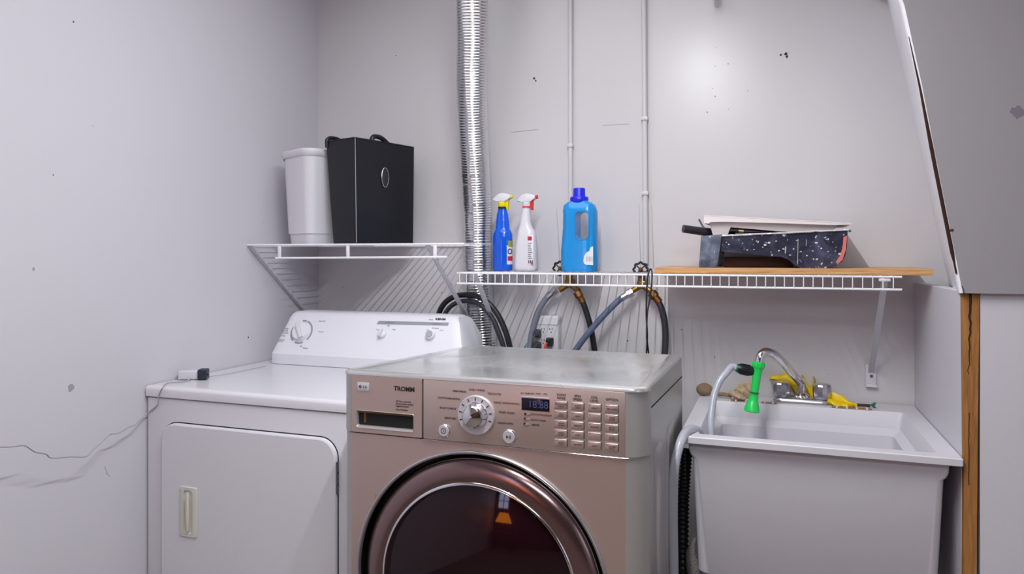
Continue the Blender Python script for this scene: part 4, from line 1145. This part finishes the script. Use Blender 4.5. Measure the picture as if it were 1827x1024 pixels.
    for px, py, s_ in ((964, 740.5, 'CUSTOM PROGRAM'), (960.5, 750, 'DELAY WASH'), (955.5, 758.5, 'BEEPER')): add_text(b, s_, at(px, py, yp2), .0052)
    finish('printed_text', b, M['print_dark'], panel, smooth=False)
    # display
    p0, p1 = at(930.5, 731.5, yp2), at(980.5, 713, yp2)
    zt_, zb_ = (at(955, 711.3, yp2).z), (at(955, 733, yp2).z)
    b = B(); box(b, p0.x, p1.x, WY - .0042, WY - .002, zb_, zt_, .0006); dsp = finish('display', b, M['display'], panel)
    b = B(); add_text(b, '18:88', Vector(((p0.x * .4 + p1.x * .6), WY - .0045, (zb_ + zt_) / 2)), .0205, sx=.95); finish('display_digits', b, M['digit'], dsp, smooth=False)
    b = B(); box(b, p0.x, p1.x, WY - .0045, WY - .003, zt_ + .001, zt_ + .0035, .0008); finish('display_lens', b, M['knob_silver'], panel)
    for px, py in ((941, 739), (940, 747.5), (939.5, 756.5)):
        c2 = at(px, py, WY - .003); b = B(); box(b, c2.x - .0062, c2.x + .0062, WY - .0055, WY - .003, c2.z - .0026, c2.z + .0026, .0022, 3); o = finish('option_button', b, M['chrome'], panel)
        b = B(); disc(b, (c2.x - .0035, WY - .0056, c2.z + .0012), .0022); finish('indicator', b, M['print_dark'], o, smooth=False)
    # 4 x 5 option keys
    words = [['EXTRA HOT\nCOLD', 'HOT\nCOLD', 'WARM\nWARM', 'WARM\nCOLD', 'COLD\nCOLD'], ['EXTRA\nHIGH', 'HIGH', 'MEDIUM', 'LOW', 'NO SPIN'], ['HEAVY', '\u2022', 'NORMAL', '\u2022', 'LIGHT'], ['PRE WASH', 'RINSE\nHOLD', 'EXTRA\nRINSE', 'STAIN\nCYCLE', 'WATER\nPLUS']]
    tops = [(1001.5, 722), (1031.5, 724.5), (1061.5, 727), (1092.5, 729)]; bots = [(1000, 789.5), (1029.5, 792), (1060, 794.5), (1090.5, 797.5)]
    for ci in range(4):
        A_ = at(*tops[ci], WY - .003); C_ = at(*bots[ci], WY - .003); xx = (A_.x + C_.x) / 2
        for ri in range(5):
            zz = A_.z + (C_.z - A_.z) * ri / 4
            b = B(); w2, h2 = .0128, .0072
            box(b, xx - w2, xx + w2, WY - .0052, WY - .002, zz - h2, zz + h2, .0012, 2); o = finish('option_key', b, M['titan'], panel, angle=60)
            b = B(); pts = [(xx - w2 - .0006, WY - .0036, zz + h2 + .0004), (xx + w2 + .0006, WY - .0036, zz + h2 + .0004)]
            tube(b, pts, .0009, 6); pts = [(xx - w2 - .0006, WY - .0036, zz - h2 - .0006), (xx + w2 + .0006, WY - .0036, zz - h2 - .0006)]; tube(b, pts, .0007, 6); finish('key_edge', b, M['chrome'], o)
            b = B(); box(b, xx + w2, xx + w2 + .0010, WY - .0042, WY - .0025, zz - h2, zz + h2); add_text(b, words[ci][ri], Vector((xx + .001, WY - .0055, zz - .001)), .0042)
            disc(b, (xx - w2 + .0035, WY - .0053, zz + .0042), .0009); finish('key_print', b, M['print_dark'], o, smooth=False)
    # top plate: rounded front edge and corners, slopes down slightly to the back, turned-down sides
    b = B()
    def top_outline(ins, z, front=0.0):
        r = .035 - ins; pts = []
        X0, X1, Y0, Y1 = WX0 + .002 + ins, WX1 - .002 - ins, WY - .003 + ins, YBk - ins * .5
        def tz(y): return z - (y - WY) * .034
        for (cx_, cy_, a0) in ((X1 - r, Y1 - r, 0), (X0 + r, Y1 - r, PI / 2), (X0 + r, Y0 + r, PI), (X1 - r, Y0 + r, 1.5 * PI)):
            for k in range(8):
                a = a0 + PI / 2 * k / 7; x = cx_ + r * math.cos(a); y = cy_ + r * math.sin(a)
                kx = (y - WY) / (YBk - WY); x += (.026 if x < (X0 + X1) / 2 else -.013) * max(0, kx)
                pts.append((x, y, tz(y)))
        return pts
    loft(b, [top_outline(.0, zt - .040 + .037), top_outline(0, zt + .0005), top_outline(.0015, zt + .0035), top_outline(.006, zt + .0055), top_outline(.03, zt + .0055), top_outline(.034, zt + .0045)], True, True)
    tp = finish('top_plate', b, M['steeltop'], t, angle=40)
    b = B()
    loft(b, [top_outline(.0025, zt - .038)[:16] + [(WX0 + .02, WY + .046, zt - .04), (WX1 - .02, WY + .046, zt - .04)], top_outline(.0008, zt - .0022)[:16] + [(WX0 + .02, WY + .046, zt - .004), (WX1 - .02, WY + .046, zt - .004)]], False, False)
    b.free()
    for s_ in (1, -1):     # turned-down side flange of the top and the dark seam below it
        b = B(); xA = WX1 - .0025 if s_ > 0 else WX0 + .0025; xB = -.241 if s_ > 0 else -.889
        y0, y1 = WY + .042, YBk - .02
        za, zb2 = zt - .0025, zt - .0025 - (y1 - y0) * .034
        prism(b, [(xA, y0, za), (xB, y1, zb2), (xB, y1, zb2 - .050), (xA, y0, za - .036)], (-s_ * .004, 0, 0)); finish('top_flange', b, M['titan_side'], t, smooth=False)
        b = B(); tube(b, [(xA + s_ * .0002, y0, za - .038), (xB + s_ * .0002, y1, zb2 - .052)], .0014, 6); finish('side_seam', b, M['dark_gap'], t)
    # door
    cyl = (cx, WY, cz)
    b = B(); lathe(b, [(.2835, .001), (.2845, -.003), (.2825, -.0065), (.2795, -.007), (.2770, -.004), (.2765, .004)], cyl, 'Y', 128); finish('opening_rim', b, M['chrome_r'], t, angle=60)
    b = B(); lathe(b, [(.2785, .002), (.2775, .036), (.20, .040)], cyl, 'Y', 96); finish('door_gasket', b, M['bezel_black'], t)
    b = B(); lathe(b, [(.268, .036), (.2690, .016), (.2670, .0105), (.2640, .0085)], cyl, 'Y', 128); dr = finish('washer_door', b, M['chrome'], t, angle=40)
    b = B(); lathe(b, [(.2640, .0085), (.2600, .0035), (.2500, -.0015), (.238, -.0040), (.226, -.0045), (.2185, -.0035)], cyl, 'Y', 128); finish('door_ring', b, M['door_ring'], dr, angle=60)
    b = B(); lathe(b, [(.2185, -.0035), (.2165, -.0062), (.2130, -.0062), (.2115, -.003), (.2105, .004)], cyl, 'Y', 128); finish('glass_trim', b, M['chrome'], dr, angle=60)
    b = B(); Rg = .80; rg = .2108
    pr = [(rg * k / 24, .0035 - (math.sqrt(Rg ** 2 - (rg * k / 24) ** 2) - math.sqrt(Rg ** 2 - rg ** 2))) for k in range(24, -1, -1)]
    lathe(b, pr, cyl, 'Y', 96); finish('door_glass', b, M['door_glass'], dr, angle=60)
    # paint chip on the panel by the door
    b = B(); p = at(670, 885, WY - .0003); disc(b, p, .0045, 7, sx=.5, sz=1.6, t=.0003); p = at(701, 780, WY); finish('paint_chip', b, M['stain'], t, smooth=False)
washer()

# ================================================================== VALVES AND HOSES
def valve(px, py, label, wheelpx):
    Y = YW - .040
    c = at(px, py, Y); t = thing('water_valve', label, 'valve', (c.x, YW, c.z))
    b = B(); tube(b, [(c.x, c.y, c.z + .034), (c.x, c.y, c.z - .016)], .0125, 14); tube(b, [(c.x, YW - .001, c.z - .004), (c.x, c.y, c.z - .004)], .0085, 12)
    box(b, c.x - .014, c.x + .014, Y - .014, Y + .014, c.z - .022, c.z + .002, .003)
    for s_ in (-1, 1): tube(b, [(c.x, c.y, c.z - .012), (c.x + s_ * .034, c.y - .008, c.z - .034)], .0095, 12)
    finish('valve_body', b, M['brass'], t)
    w_ = at(wheelpx[0], wheelpx[1], Y - .03)
    b = B(); pts = []
    for k in range(48):
        a = 2 * PI * k / 48; r = .0215 + .0022 * math.cos(a * 8); pts.append((w_.x + r * math.cos(a), w_.y, w_.z + r * math.sin(a)))
    tube(b, pts + [pts[0]], .0034, 6, caps=False)
    for k in range(4):
        a = PI / 4 + PI / 2 * k; tube(b, [(w_.x, w_.y, w_.z), (w_.x + .019 * math.cos(a), w_.y, w_.z + .019 * math.sin(a))], .0022, 6)
    tube(b, [(w_.x, w_.y, w_.z), (w_.x, Y, w_.z - .002)], .0035, 8)
    hw = finish('handwheel', b, M['black_iron'], t)
    b = B(); lathe(b, [(0, -.006), (.004, -.005), (.007, 0), (.007, .004)], (w_.x, w_.y - .002, w_.z), 'Y', 16); finish('wheel_nut', b, M['copper'], hw)
    return c
def hose(name, label, pts, r, m, fit_m, fitlen=.030, cat='hose', group=None):
    P = [Vector(p) for p in pts]
    t = thing(name, label, cat, (P[0].x, P[0].y, P[0].z), group)
    S2 = smoothpath(P, 8)
    d = (S2[1] - S2[0]).normalized()
    b = B(); tube(b, S2, r, 14); finish('hose_run', b, m, t)
    b = B(); tube(b, [P[0] - d * .002, P[0] + d * .016], r * 1.55, 8); tube(b, [P[0] + d * .014, P[0] + d * (fitlen + .008)], r * 1.18, 14); finish('hose_fitting', b, fit_m, t)
    return t
v1 = valve(1016, 500, 'brass valve with black handwheel mostly hidden behind the blue jug', (999, 479))
v2 = valve(1145, 502, 'brass valve with black handwheel left of the plywood board end', (1143, 481))
Yh = YW - .048
hose('water_hose', 'grey water hose from the valve behind the jug down past the outlet', [at(992, 517, Yh), at(975, 532, Yh - .003), at(960, 556, Yh - .006), at(951, 585, Yh - .012), at(946, 612, Yh - .02), at(945, 640, Yh - .03), at(946, 740, Yh - .04)], .0100, M['grey_hose'], M['chrome_r'])
hose('water_hose', 'black water hose from the valve behind the jug down right behind the blue hose', [at(1030, 522, Yh), at(1041, 542, Yh - .002), at(1053, 580, Yh - .004), at(1060, 620, Yh - .006), at(1063, 660, Yh - .01), at(1063, 760, Yh - .02)], .0098, M['black_rub'], M['copper'])
hose('water_hose', 'blue grey water hose slanting down left from the right valve', [at(1127, 521, Yh - .008), at(1105, 535, Yh - .02), at(1075, 565, Yh - .035), at(1045, 600, Yh - .05), at(1022, 632, Yh - .06), at(1000, 670, Yh - .07)], .0100, M['blue_hose'], M['chrome_r'])
hose('water_hose', 'black water hose curving down right from the right valve to the washer', [at(1163, 523, Yh), at(1174, 537, Yh - .002), at(1183, 560, Yh - .006), at(1187, 590, Yh - .01), at(1186, 630, Yh - .02), at(1180, 680, Yh - .03), at(1172, 760, Yh - .04)], .0105, M['black_rub2'], M['copper'])
# black cord hanging in a loop over the shelf rail
b = B(); yc = 2.090
tube(b, [at(1153, 640, 2.17), at(1155, 600, 2.13), at(1153, 560, 2.11), at(1154, 520, yc), at(1155, 500, yc), at(1157, 487, yc + .004), at(1160, 480.5, yc + .012), at(1163, 483, yc + .006), at(1163, 500, yc), at(1160, 530, yc), at(1155, 560, 2.105), at(1154, 600, 2.125), at(1158, 640, 2.165), at(1158, 700, 2.2)], .0024, 8, smooth=8)
tag(finish('looped_cable', b, M['black_rub']), 'thin black cable looped over the wire shelf at the board end', 'cable')
# thick black drain hoses in an arch behind the brackets
Ya, Yb_ = 2.305, 2.232
b = B(); tube(b, [at(768, 620, 2.31), at(781, 566, Ya), at(790, 545, Ya), at(803, 533, Ya), at(818, 527, Ya - .01), at(834, 526, 2.262), at(850, 528, 2.245), at(868, 538, Yb_), at(886, 558, Yb_), at(900, 586, Yb_), at(909, 616, Yb_), at(914, 650, Yb_), at(914, 720, Yb_)], .0096, 14, smooth=6)
tag(finish('drain_hose', b, M['black_rub']), 'outer thick black hose arching in front of the foil duct', 'hose', None)
b = B(); tube(b, [at(780, 620, 2.31), at(790, 571, Ya - .003), at(799, 552, Ya - .003), at(811, 542, Ya - .006), at(822, 538, Ya - .013), at(836, 537, 2.262), at(850, 540, 2.245), at(864, 550, Yb_), at(880, 570, Yb_), at(891, 596, Yb_), at(899, 622, Yb_), at(902, 660, Yb_), at(902, 720, Yb_)], .0080, 14, smooth=6)
tag(finish('drain_hose', b, M['black_rub2']), 'inner slightly thinner black hose arching in front of the foil duct', 'hose', None)
# outlet
def outlet():
    Y0 = YW - .042
    p0 = at(952, 650, Y0); p1 = at(996, 564, Y0)
    t = thing('surge_outlet', 'white multi socket wall outlet above the washer top', 'outlet', ((p0.x + p1.x) / 2, YW, p0.z - .02))
    b = B(); box(b, p0.x + .003, p1.x, Y0, YW - .0008, p0.z - .02, p1.z, .006, 3); body = finish('outlet_body', b, M['white_pl'], t)
    b = B(); z1 = at(975, 579, Y0).z; box(b, p0.x + .006, p1.x - .003, Y0 - .0012, Y0 + .001, z1 - .0008, z1 + .0008); finish('body_ridge', b, M['ltgrey'], body, smooth=False)
    b = B()
    for px in (969, 983):
        for py in (587, 607):
            c = at(px, py, Y0)
            for dx in (-.0042, .0042): box(b, c.x + dx - .0009, c.x + dx + .0009, Y0 - .0006, Y0 + .001, c.z - .0032, c.z + .0040)
            lathe(b, [(0, -.0006), (.0022, -.0006), (.0022, 0)], (c.x + .001, Y0, c.z - .0105), 'Y', 10)
    finish('socket_holes', b, M['dark_gap'], body, smooth=False)
    def plug(px, py, m, nm, lab, cord_m, cordpts, w_=.011):
        c = at(px, py, Y0); tt = thing(nm, lab, 'plug', (c.x, Y0, c.z))
        b = B(); sec = []
        for k, (y, w1, h1) in enumerate(((0, w_, .013), (.010, w_ * 1.05, .0135), (.022, w_ * .8, .011), (.034, w_ * .5, .008))):
            sec.append([(c.x + x, Y0 - .0012 - y, c.z + z) for x, z in rrect(w1 * 2, h1 * 2, .005, 4)])
        loft(b, sec); finish('plug_body', b, m, tt, angle=50)
        b = B(); tube(b, cordpts, .0038 if cord_m is M['orange'] else .003, 10, smooth=6); finish('cord', b, cord_m, tt)
    c = at(960, 598, Y0)
    plug(960, 594, M['plug_grey'], 'grey_plug', 'upper dark grey plug in the left side of the white outlet', M['plug_grey'], [(c.x, Y0 - .036, c.z + .004), (c.x - .004, Y0 - .050, c.z - .02), (c.x - .008, Y0 - .045, c.z - .10)], .0125)
    plug(960, 616, M['plug_grey'], 'grey_plug', 'lower dark grey plug in the left side of the white outlet', M['plug_grey'], [(c.x, Y0 - .036, c.z - .034), (c.x + .002, Y0 - .048, c.z - .06), (c.x - .002, Y0 - .045, c.z - .12)], .0125)
    d = at(981, 610, Y0)
    plug(982, 609, M['black_iron'], 'black_plug', 'black plug with an orange red cord in the white outlet', M['orange'], [(d.x, Y0 - .034, d.z), (d.x - .003, Y0 - .044, d.z - .008), (d.x - .003, Y0 - .046, d.z - .03), (d.x - .003, Y0 - .045, d.z - .10)], .012)
    b = B(); tube(b, [at(940, 612, 2.30), at(935, 622, 2.30), at(932, 640, 2.28), at(932, 700, 2.25)], [.001, .004, .005, .005], 8); tag(finish('teal_cable', b, M['teal']), 'short teal cable end behind the grey hose left of the outlet', 'cable')
outlet()

# ================================================================== UTILITY SINK
SY0, SY1 = 1.80, 2.385
def sink():
    fl = at(1210, 776, SY0); frr = at(1725, 821, SY0)
    zr = (fl.z + frr.z) / 2; x0, x1 = -.2185, .3875
    x0 = fl.x; x1 = min(frr.x, PX - .002)
    x1f = frr.x
    t = thing('utility_sink', 'deep white plastic utility sink in the alcove right of the washer', 'sink', ((x0 + x1) / 2, (SY0 + SY1) / 2, 0))
    cx = (x0 + x1) / 2; W_ = x1 - x0; cy = (SY0 + SY1) / 2; D_ = SY1 - SY0
    LEDG = .105        # back deck carrying the faucet
    def o(w_, y0, y1, r, z): return lift(rrect(w_, y1 - y0, r, 5, cx, (y0 + y1) / 2), z)
    b = B()
    loft(b, [o(W_, SY0, SY1, .004, zr - .016), o(W_, SY0, SY1, .004, zr - .002), o(W_ - .004, SY0 + .002, SY1 - .002, .004, zr),
             o(W_ - .086, SY0 + .040, SY1 - LEDG, .010, zr - .001), o(W_ - .092, SY0 + .044, SY1 - LEDG - .004, .012, zr - .008),
             o(W_ - .108, SY0 + .052, SY1 - LEDG - .010, .016, zr - .046), o(W_ - .146, SY0 + .072, SY1 - LEDG - .034, .018, zr - .062),
             o(W_ - .160, SY0 + .085, SY1 - LEDG - .050, .03, zr - .30), o(W_ - .20, SY0 + .11, SY1 - LEDG - .08, .04, zr - .325)], False, True)
    finish('basin', b, M['tub'], t, angle=30)
    b = B()
    loft(b, [o(W_, SY0, SY1, .004, zr - .0161), o(W_ - .006, SY0 + .003, SY1 - .003, .004, zr - .0180), o(W_ - .042, SY0 + .026, SY1 - .02, .006, zr - .0185), o(W_ - .044, SY0 + .027, SY1 - .022, .006, zr - .040),
             o(W_ - .050, SY0 + .0285, SY1 - .03, .010, zr - .052), o(W_ - .060, SY0 + .030, SY1 - .034, .016, zr - .060), o(W_ - .080, SY0 + .040, SY1 - .05, .03, zr - .34), o(W_ - .10, SY0 + .055, SY1 - .07, .035, zr - .365), o(W_ - .11, SY0 + .06, SY1 - .08, .035, zr - .368)], False, True)
    finish('tub_shell', b, M['tub'], t, angle=30)
    # soap-tray notches along the deck's front edge
    zd = zr
    def notch(px0, px1, n, nm='deck_rib'):
        a_ = atZ(px0, 718, zd); c_ = atZ(px1, 724, zd)
        yk = SY1 - LEDG + .004
        xa, xb = at(px0, 718, yk).x, at(px1, 724, yk).x
        b = B(); box(b, xa, xb, yk - .004, yk + .016, zd - .0004, zd + .0010, .0004); finish('soap_recess', b, M['stain'], t)
        b = B()
        for k in range(n):
            x = xa + (xb - xa) * (k + .5) / n; box(b, x - .0028, x + .0028, yk - .006, yk + .020, zd - .003, zd + .0045, .0015)
        finish('deck_rib', b, M['tub'], t)
    notch(1304, 1340, 2); notch(1358, 1386, 2); notch(1484, 1556, 4)
    # legs
    for x in (x0 + .07, x1 - .07):
        for y in (SY0 + .09, SY1 - .11):
            b = B(); tube(b, [(x, y, zr - .35), (x + (.0), y, .012)], .016, 12); lg = finish('leg', b, M['white_pl'], t)
            b = B(); lathe(b, [(0, 0), (.022, 0), (.022, .010), (.016, .014), (0, .014)], (x, y, 0)); finish('foot', b, M['black_rub'], lg)
    return zr, x0, x1, LEDG
ZR, SX0, SX1, LEDG = sink()

def faucet():
    yb = SY1 - .050
    c = at(1430, 716, yb); cx = c.x; z = ZR
    t = thing('sink_faucet', 'chrome two handle faucet with a tall bent spout on the sink deck', 'faucet', (cx, yb, z))
    b = B()
    def o(w_, d_, zz): return lift(rrect(w_, d_, d_ / 2 - .001, 8, cx, yb), z + zz)
    loft(b, [o(.160, .054, .0003), o(.160, .054, .006), o(.152, .046, .013), o(.136, .032, .016)]); base = finish('base_plate', b, M['chrome_r'], t, angle=50)
    for s_ in (-1, 1):
        x = cx + s_ * .0565
        b = B(); pr = []
        lathe(b, [(0, 0), (.0235, .0), (.0250, .004), (.0265, .024), (.0255, .036), (.0225, .041), (.018, .043), (0, .043)], (x, yb, z + .0155), seg=12); kb = finish('faucet_handle', b, M['chrome_h'], t, angle=20)
        b = B(); lathe(b, [(0, .0), (.016, 0), (.016, .016)], (x, yb, z + .001), seg=20); finish('handle_stem', b, M['chrome_r'], kb)
    b = B(); lathe(b, [(.0, 0), (.024, 0), (.022, .006), (.013, .014), (.0125, .022), (0, .022)], (cx, yb, z + .015), seg=24); finish('spout_collar', b, M['chrome'], t)
    top = at(1430, 690, yb)
    Yt = 2.16
    pts = [(cx, yb, z + .03), at(1431, 690, yb), at(1427, 681, yb - .005), at(1412, 664, yb - .045), at(1400, 650, yb - .08), at(1385, 635, yb - .12), at(1375, 629, yb - .145), at(1365, 628, yb - .165), at(1357, 635, yb - .178), at(1354, 648, yb - .182)]
    b = B(); tube(b, pts, .0122, 16, smooth=6); finish('spout', b, M['chrome'], t, angle=80)
    return yb - .182
YSP = faucet()
def sprayer():
    Y = YSP
    p = at(1354, 646, Y); q = at(1346, 700, Y - .01)
    t = thing('tap_sprayer', 'bright green plastic sprayer fixed on the end of the faucet spout', 'sprayer', p)
    d = (q - p).normalized(); Rr = Vector((0, 0, 1)).rotation_difference(d).to_matrix()
    b = B(); lathe(b, [(0, -.001), (.0160, -.001), (.0165, .002), (.0165, .014), (.0150, .017), (.0128, .022), (.0118, .034), (.0112, .062), (.0105, .098), (.0125, .100), (.0125, .108), (.0145, .112), (.0205, .130), (.0215, .138), (.018, .140), (0, .137)], p, seg=28, rot=Rr); finish('sprayer_body', b, M['green'], t, angle=40)
    b = B()
    for k in range(12):
        a = 2 * PI * k / 12; tube(b, [p + Rr @ Vector((.0165 * math.cos(a), .0165 * math.sin(a), .002)), p + Rr @ Vector((.0165 * math.cos(a), .0165 * math.sin(a), .014))], .0014, 6)
    finish('nut_ribs', b, M['green'], t)
    b = B(); lathe(b, [(.0105, .084), (.0138, .085), (.0138, .087), (.0105, .088)], p, seg=24, rot=Rr); finish('collar_ring', b, M['dgreen'], t)
    # side connector, black grip with a green ring, to the left
    s0 = at(1350, 664, Y); s1 = at(1313, 656, Y - .012); e = (s1 - s0).normalized(); R2 = Vector((0, 0, 1)).rotation_difference(e).to_matrix()
    Ls = (s1 - s0).length
    b = B(); lathe(b, [(0, .006), (.0085, .006), (.0125, .012), (.0148, .020), (.0150, Ls * .55), (.0145, Ls * .8), (.0120, Ls * .92), (0, Ls * .92)], s0, seg=24, rot=R2)
    for k in range(18):
        a = 2 * PI * k / 18; tube(b, [s0 + R2 @ Vector((.0150 * math.cos(a), .0150 * math.sin(a), .02)), s0 + R2 @ Vector((.0148 * math.cos(a), .0148 * math.sin(a), Ls * .78))], .0009, 5)
    finish('hose_connector', b, M['black_rub'], t, angle=40)
    b = B(); lathe(b, [(0, Ls * .86), (.0108, Ls * .86), (.0118, Ls * .92), (.0108, Ls * .98), (.0085, Ls * 1.02), (0, Ls * 1.02)], s0, seg=24, rot=R2); finish('connector_ring', b, M['dgreen'], t)
    # hose from the connector down into the basin
    b = B(); tube(b, [s1 - e * .004, s1 + e * .012, at(1296, 665, Y - .03), at(1284, 680, Y - .045), at(1275, 702, Y - .06), at(1270, 730, Y - .08), at(1268, 760, Y - .10), at(1269, 800, Y - .11), at(1275, 850, Y - .11)], .0098, 16, smooth=8)
    tag(finish('spray_hose', b, M['clear_hose'], angle=80), 'translucent grey hose curving from the green sprayer down into the sink', 'hose')
sprayer()
# drain hose over the front left corner of the sink
b = B()
zq = ZR
pts = [at(1262, 830, 1.93), at(1258, 795, 1.92), at(1250, 774, 1.90), at(1243, 767, 1.875), at(1232, 766, 1.845), at(1222, 773, 1.81), at(1214, 790, 1.772), at(1206, 818, 1.752), at(1202, 850, 1.745), at(1201, 890, 1.742), at(1201, 940, 1.742), at(1202, 1000, 1.742), at(1203, 1060, 1.745), at(1207, 1200, 1.75), at(1215, 1360, 1.79)]
tube(b, pts, .0110, 16, smooth=8)
tag(finish('drain_hose', b, M['clear_hose'], angle=80), 'translucent grey hose hooked over the front left corner of the sink', 'hose')
# black corrugated hose hanging between washer and sink
b = B(); P = smoothpath([at(1226, 800, 1.93), at(1222, 850, 1.91), at(1219, 900, 1.90), at(1218, 960, 1.90), at(1219, 1040, 1.90), at(1222, 1200, 1.92)], 30)
tube(b, P, .016, 20, rf=lambda i, t_, a: .0135 + .0022 * math.cos(i * PI * .5))
tag(finish('corrugated_hose', b, M['black_rub'], angle=60), 'black corrugated hose hanging in the gap between washer and sink', 'hose')
b = B(); tube(b, [at(1240, 960, 1.86), at(1233, 985, 1.86), at(1236, 1010, 1.86), at(1243, 1060, 1.86), at(1245, 1200, 1.86)], [.004, .012, .016, .016, .014], 14, smooth=3)
o = finish('mesh_sleeve', b, M['mesh_grey']); tag(o, 'grey braided mesh sleeve below the black corrugated hose by the sink', 'sleeve')

# things on the sink deck
def stone():
    c = at(1256, 692, 2.34); b = B()
    vs = ball(b, (c.x, 2.34, 0), .0235, 1.1, .8, .78, 3)
    for v in vs: v.co += (v.co - Vector((c.x, 2.34, 0))) * .18 * noise.noise(v.co * 40)
    zmin = min(v.co.z for v in vs)
    for v in vs: v.co.z += ZR - zmin + .0003
    tag(finish('brown_stone', b, M['stone']), 'rounded brown stone on the left end of the sink deck', 'stone')
stone()
def shells():
    # long dark stick-like piece, and crumpled shells
    b = B(); a = at(1280, 697, 2.31); c = at(1305, 702, 2.30)
    tube(b, [Vector((a.x, 2.32, ZR + .010)), Vector(((a.x + c.x) / 2, 2.315, ZR + .012)), Vector((c.x, 2.31, ZR + .008))], [.006, .0065, .004], 8, smooth=3)
    tag(finish('bark_piece', b, M['stone']), 'dull brown bark piece lying between the stone and the shell', 'bark')
    for px, yy, r, tl, sc, lab in ((1315, 2.300, .0235, .35, (1.15, .75, .40), 'tan striped shell lying in front on the sink deck'), (1331, 2.343, .0245, -.25, (1.35, .6, .75), 'larger mottled shell propped behind the striped one on the deck')):
        c = at(px, 700, yy); b = B(); vs = ball(b, (0, 0, 0), r, 1, 1, 1, 4)
        Rm = Matrix.Rotation(tl, 3, 'Y')
        for v in vs:
            q = v.co.copy(); a = math.atan2(q.y, q.x + r * 1.1)
            q *= 1 + .05 * math.cos(a * 34) + .10 * noise.noise(q * 70)
            q.z *= 1 + .5 * max(0, q.z / r) * (1 if sc[2] > .5 else 0)
            q = Rm @ Vector((q.x * sc[0], q.y * sc[1], q.z * sc[2])); v.co = q + Vector((c.x, yy, 0))
        zm = min(v.co.z for v in vs)
        for v in vs: v.co.z += ZR + .0008 - zm
        tag(finish('shell', b, M['shell'], angle=25), lab, 'shell')
shells()
def gloves():
    t = thing('rubber_gloves', 'crumpled yellow rubber gloves draped behind the faucet handles', 'gloves', (at(1430, 700, 2.37).x, 2.36, ZR))
    def sheet(name, cps, w_, seed, Y):
        # a crumpled band following control points (px, py, Y) with a width in Z/Y
        P = smoothpath([at(a, c, yy) for a, c, yy in cps], 6); n = len(P); b = B(); rows = []
        for i, p in enumerate(P):
            row = []
            for k in range(13):
                a = 2 * PI * k / 13
                ww = w_[0] + (w_[1] - w_[0]) * i / (n - 1)
                q = Vector((0, math.cos(a) * .011, math.sin(a) * ww))
                q += Vector((noise.noise(p * 45 + q * 60 + Vector((seed, 0, 0))), noise.noise(p * 35 + q * 60 + Vector((0, seed, 0))) * .6, noise.noise(p * 50 + q * 70 + Vector((0, 0, seed))))) * .007
                v = p + q; v.y = min(v.y, YW - .002); v.z = max(v.z, ZR + .0008)
                row.append(v)
            rows.append(row)
        loft(b, rows); finish(name, b, M['glove'], t, angle=45)
    sheet('glove_cuff', [(1374, 676, 2.375), (1395, 674, 2.38), (1412, 682, 2.378), (1424, 694, 2.376)], (.006, .024), 3, 2.37)
    sheet('glove_palm', [(1432, 676, 2.38), (1440, 690, 2.376), (1446, 700, 2.374), (1452, 708, 2.37)], (.012, .020), 9, 2.37)
    sheet('glove_palm', [(1452, 676, 2.385), (1450, 690, 2.38), (1444, 706, 2.38)], (.006, .012), 19, 2.37)
    sheet('glove_fingers', [(1478, 706, 2.345), (1492, 712, 2.335), (1510, 719, 2.32), (1530, 724, 2.31)], (.020, .006), 14, 2.33)
    sheet('glove_fingers', [(1476, 716, 2.325), (1495, 721, 2.315), (1512, 724, 2.31)], (.008, .005), 24, 2.33)
gloves()
b = B()
p0 = at(1518, 726, 2.315); p1 = at(1553, 726, 2.31)
tube(b, [Vector((p0.x, 2.316, ZR + .0065)), Vector((p1.x, 2.312, ZR + .0065))], .0042, 10, smooth=0)
pr = thing('scrub_brush', 'small teal and brown brush lying along the right of the sink deck', 'brush', (p1.x, 2.31, ZR))
finish('handle', b, M['umber'], pr)
b = B()
for k in range(16):
    a = 2 * PI * k / 16; tube(b, [Vector((p1.x, 2.312, ZR + .009)), Vector((p1.x + .012 + .003 * math.cos(a * 3), 2.312 + .006 * math.cos(a), ZR + .009 + .008 * math.sin(a)))], .0010, 5)
finish('bristles', b, M['dgreen'], pr)

# ================================================================== THE ROOM BEHIND THE CAMERA (seen mirrored in the washer door)
def side_table_lamp():
    x, y = LAMP
    t = thing('side_table', 'dark wooden side table mirrored in the washer door', 'table', (x, y, 0))
    b = B(); box(b, x - .30, x + .30, y - .22, y + .22, .42, .46, .006); finish('table_top', b, M['darkwood'], t)
    for sx in (-.26, .26):
        for sy in (-.18, .18):
            b = B(); box(b, x + sx - .02, x + sx + .02, y + sy - .02, y + sy + .02, 0, .42, .003); finish('leg', b, M['darkwood'], t)
    t = thing('table_lamp', 'table lamp with a glowing amber shade mirrored in the washer door', 'lamp', (x, y, .46))
    b = B(); lathe(b, [(0, 0), (.07, 0), (.075, .015), (.03, .04), (.045, .12), (.05, .18), (.02, .24), (.010, .38), (0, .38)], (x, y, .461), seg=28); finish('lamp_base', b, M['darkwood'], t)
    b = B(); lathe(b, [(.24, .24), (.13, .50), (.128, .50), (.238, .24)], (x, y, .461), seg=32); finish('lamp_shade', b, M['shade'], t)
LAMP = (-1.25, -2.7)
side_table_lamp()
b = B(); wx, wz = -1.38, 1.45
box(b, wx - .16, wx + .16, YB, YB + .02, wz - .32, wz + .32); wn = struct(finish('window_1', b, M['winpane'], smooth=False))
b = B()
for dx in (-.17, 0, .17): box(b, wx + dx - .015, wx + dx + .015, YB, YB + .035, wz - .34, wz + .34)
for dz in (-.33, -.11, .11, .33): box(b, wx - .18, wx + .18, YB, YB + .032, wz + dz - .012, wz + dz + .012)
finish('window_frame', b, M['white_pl'], wn, smooth=False)
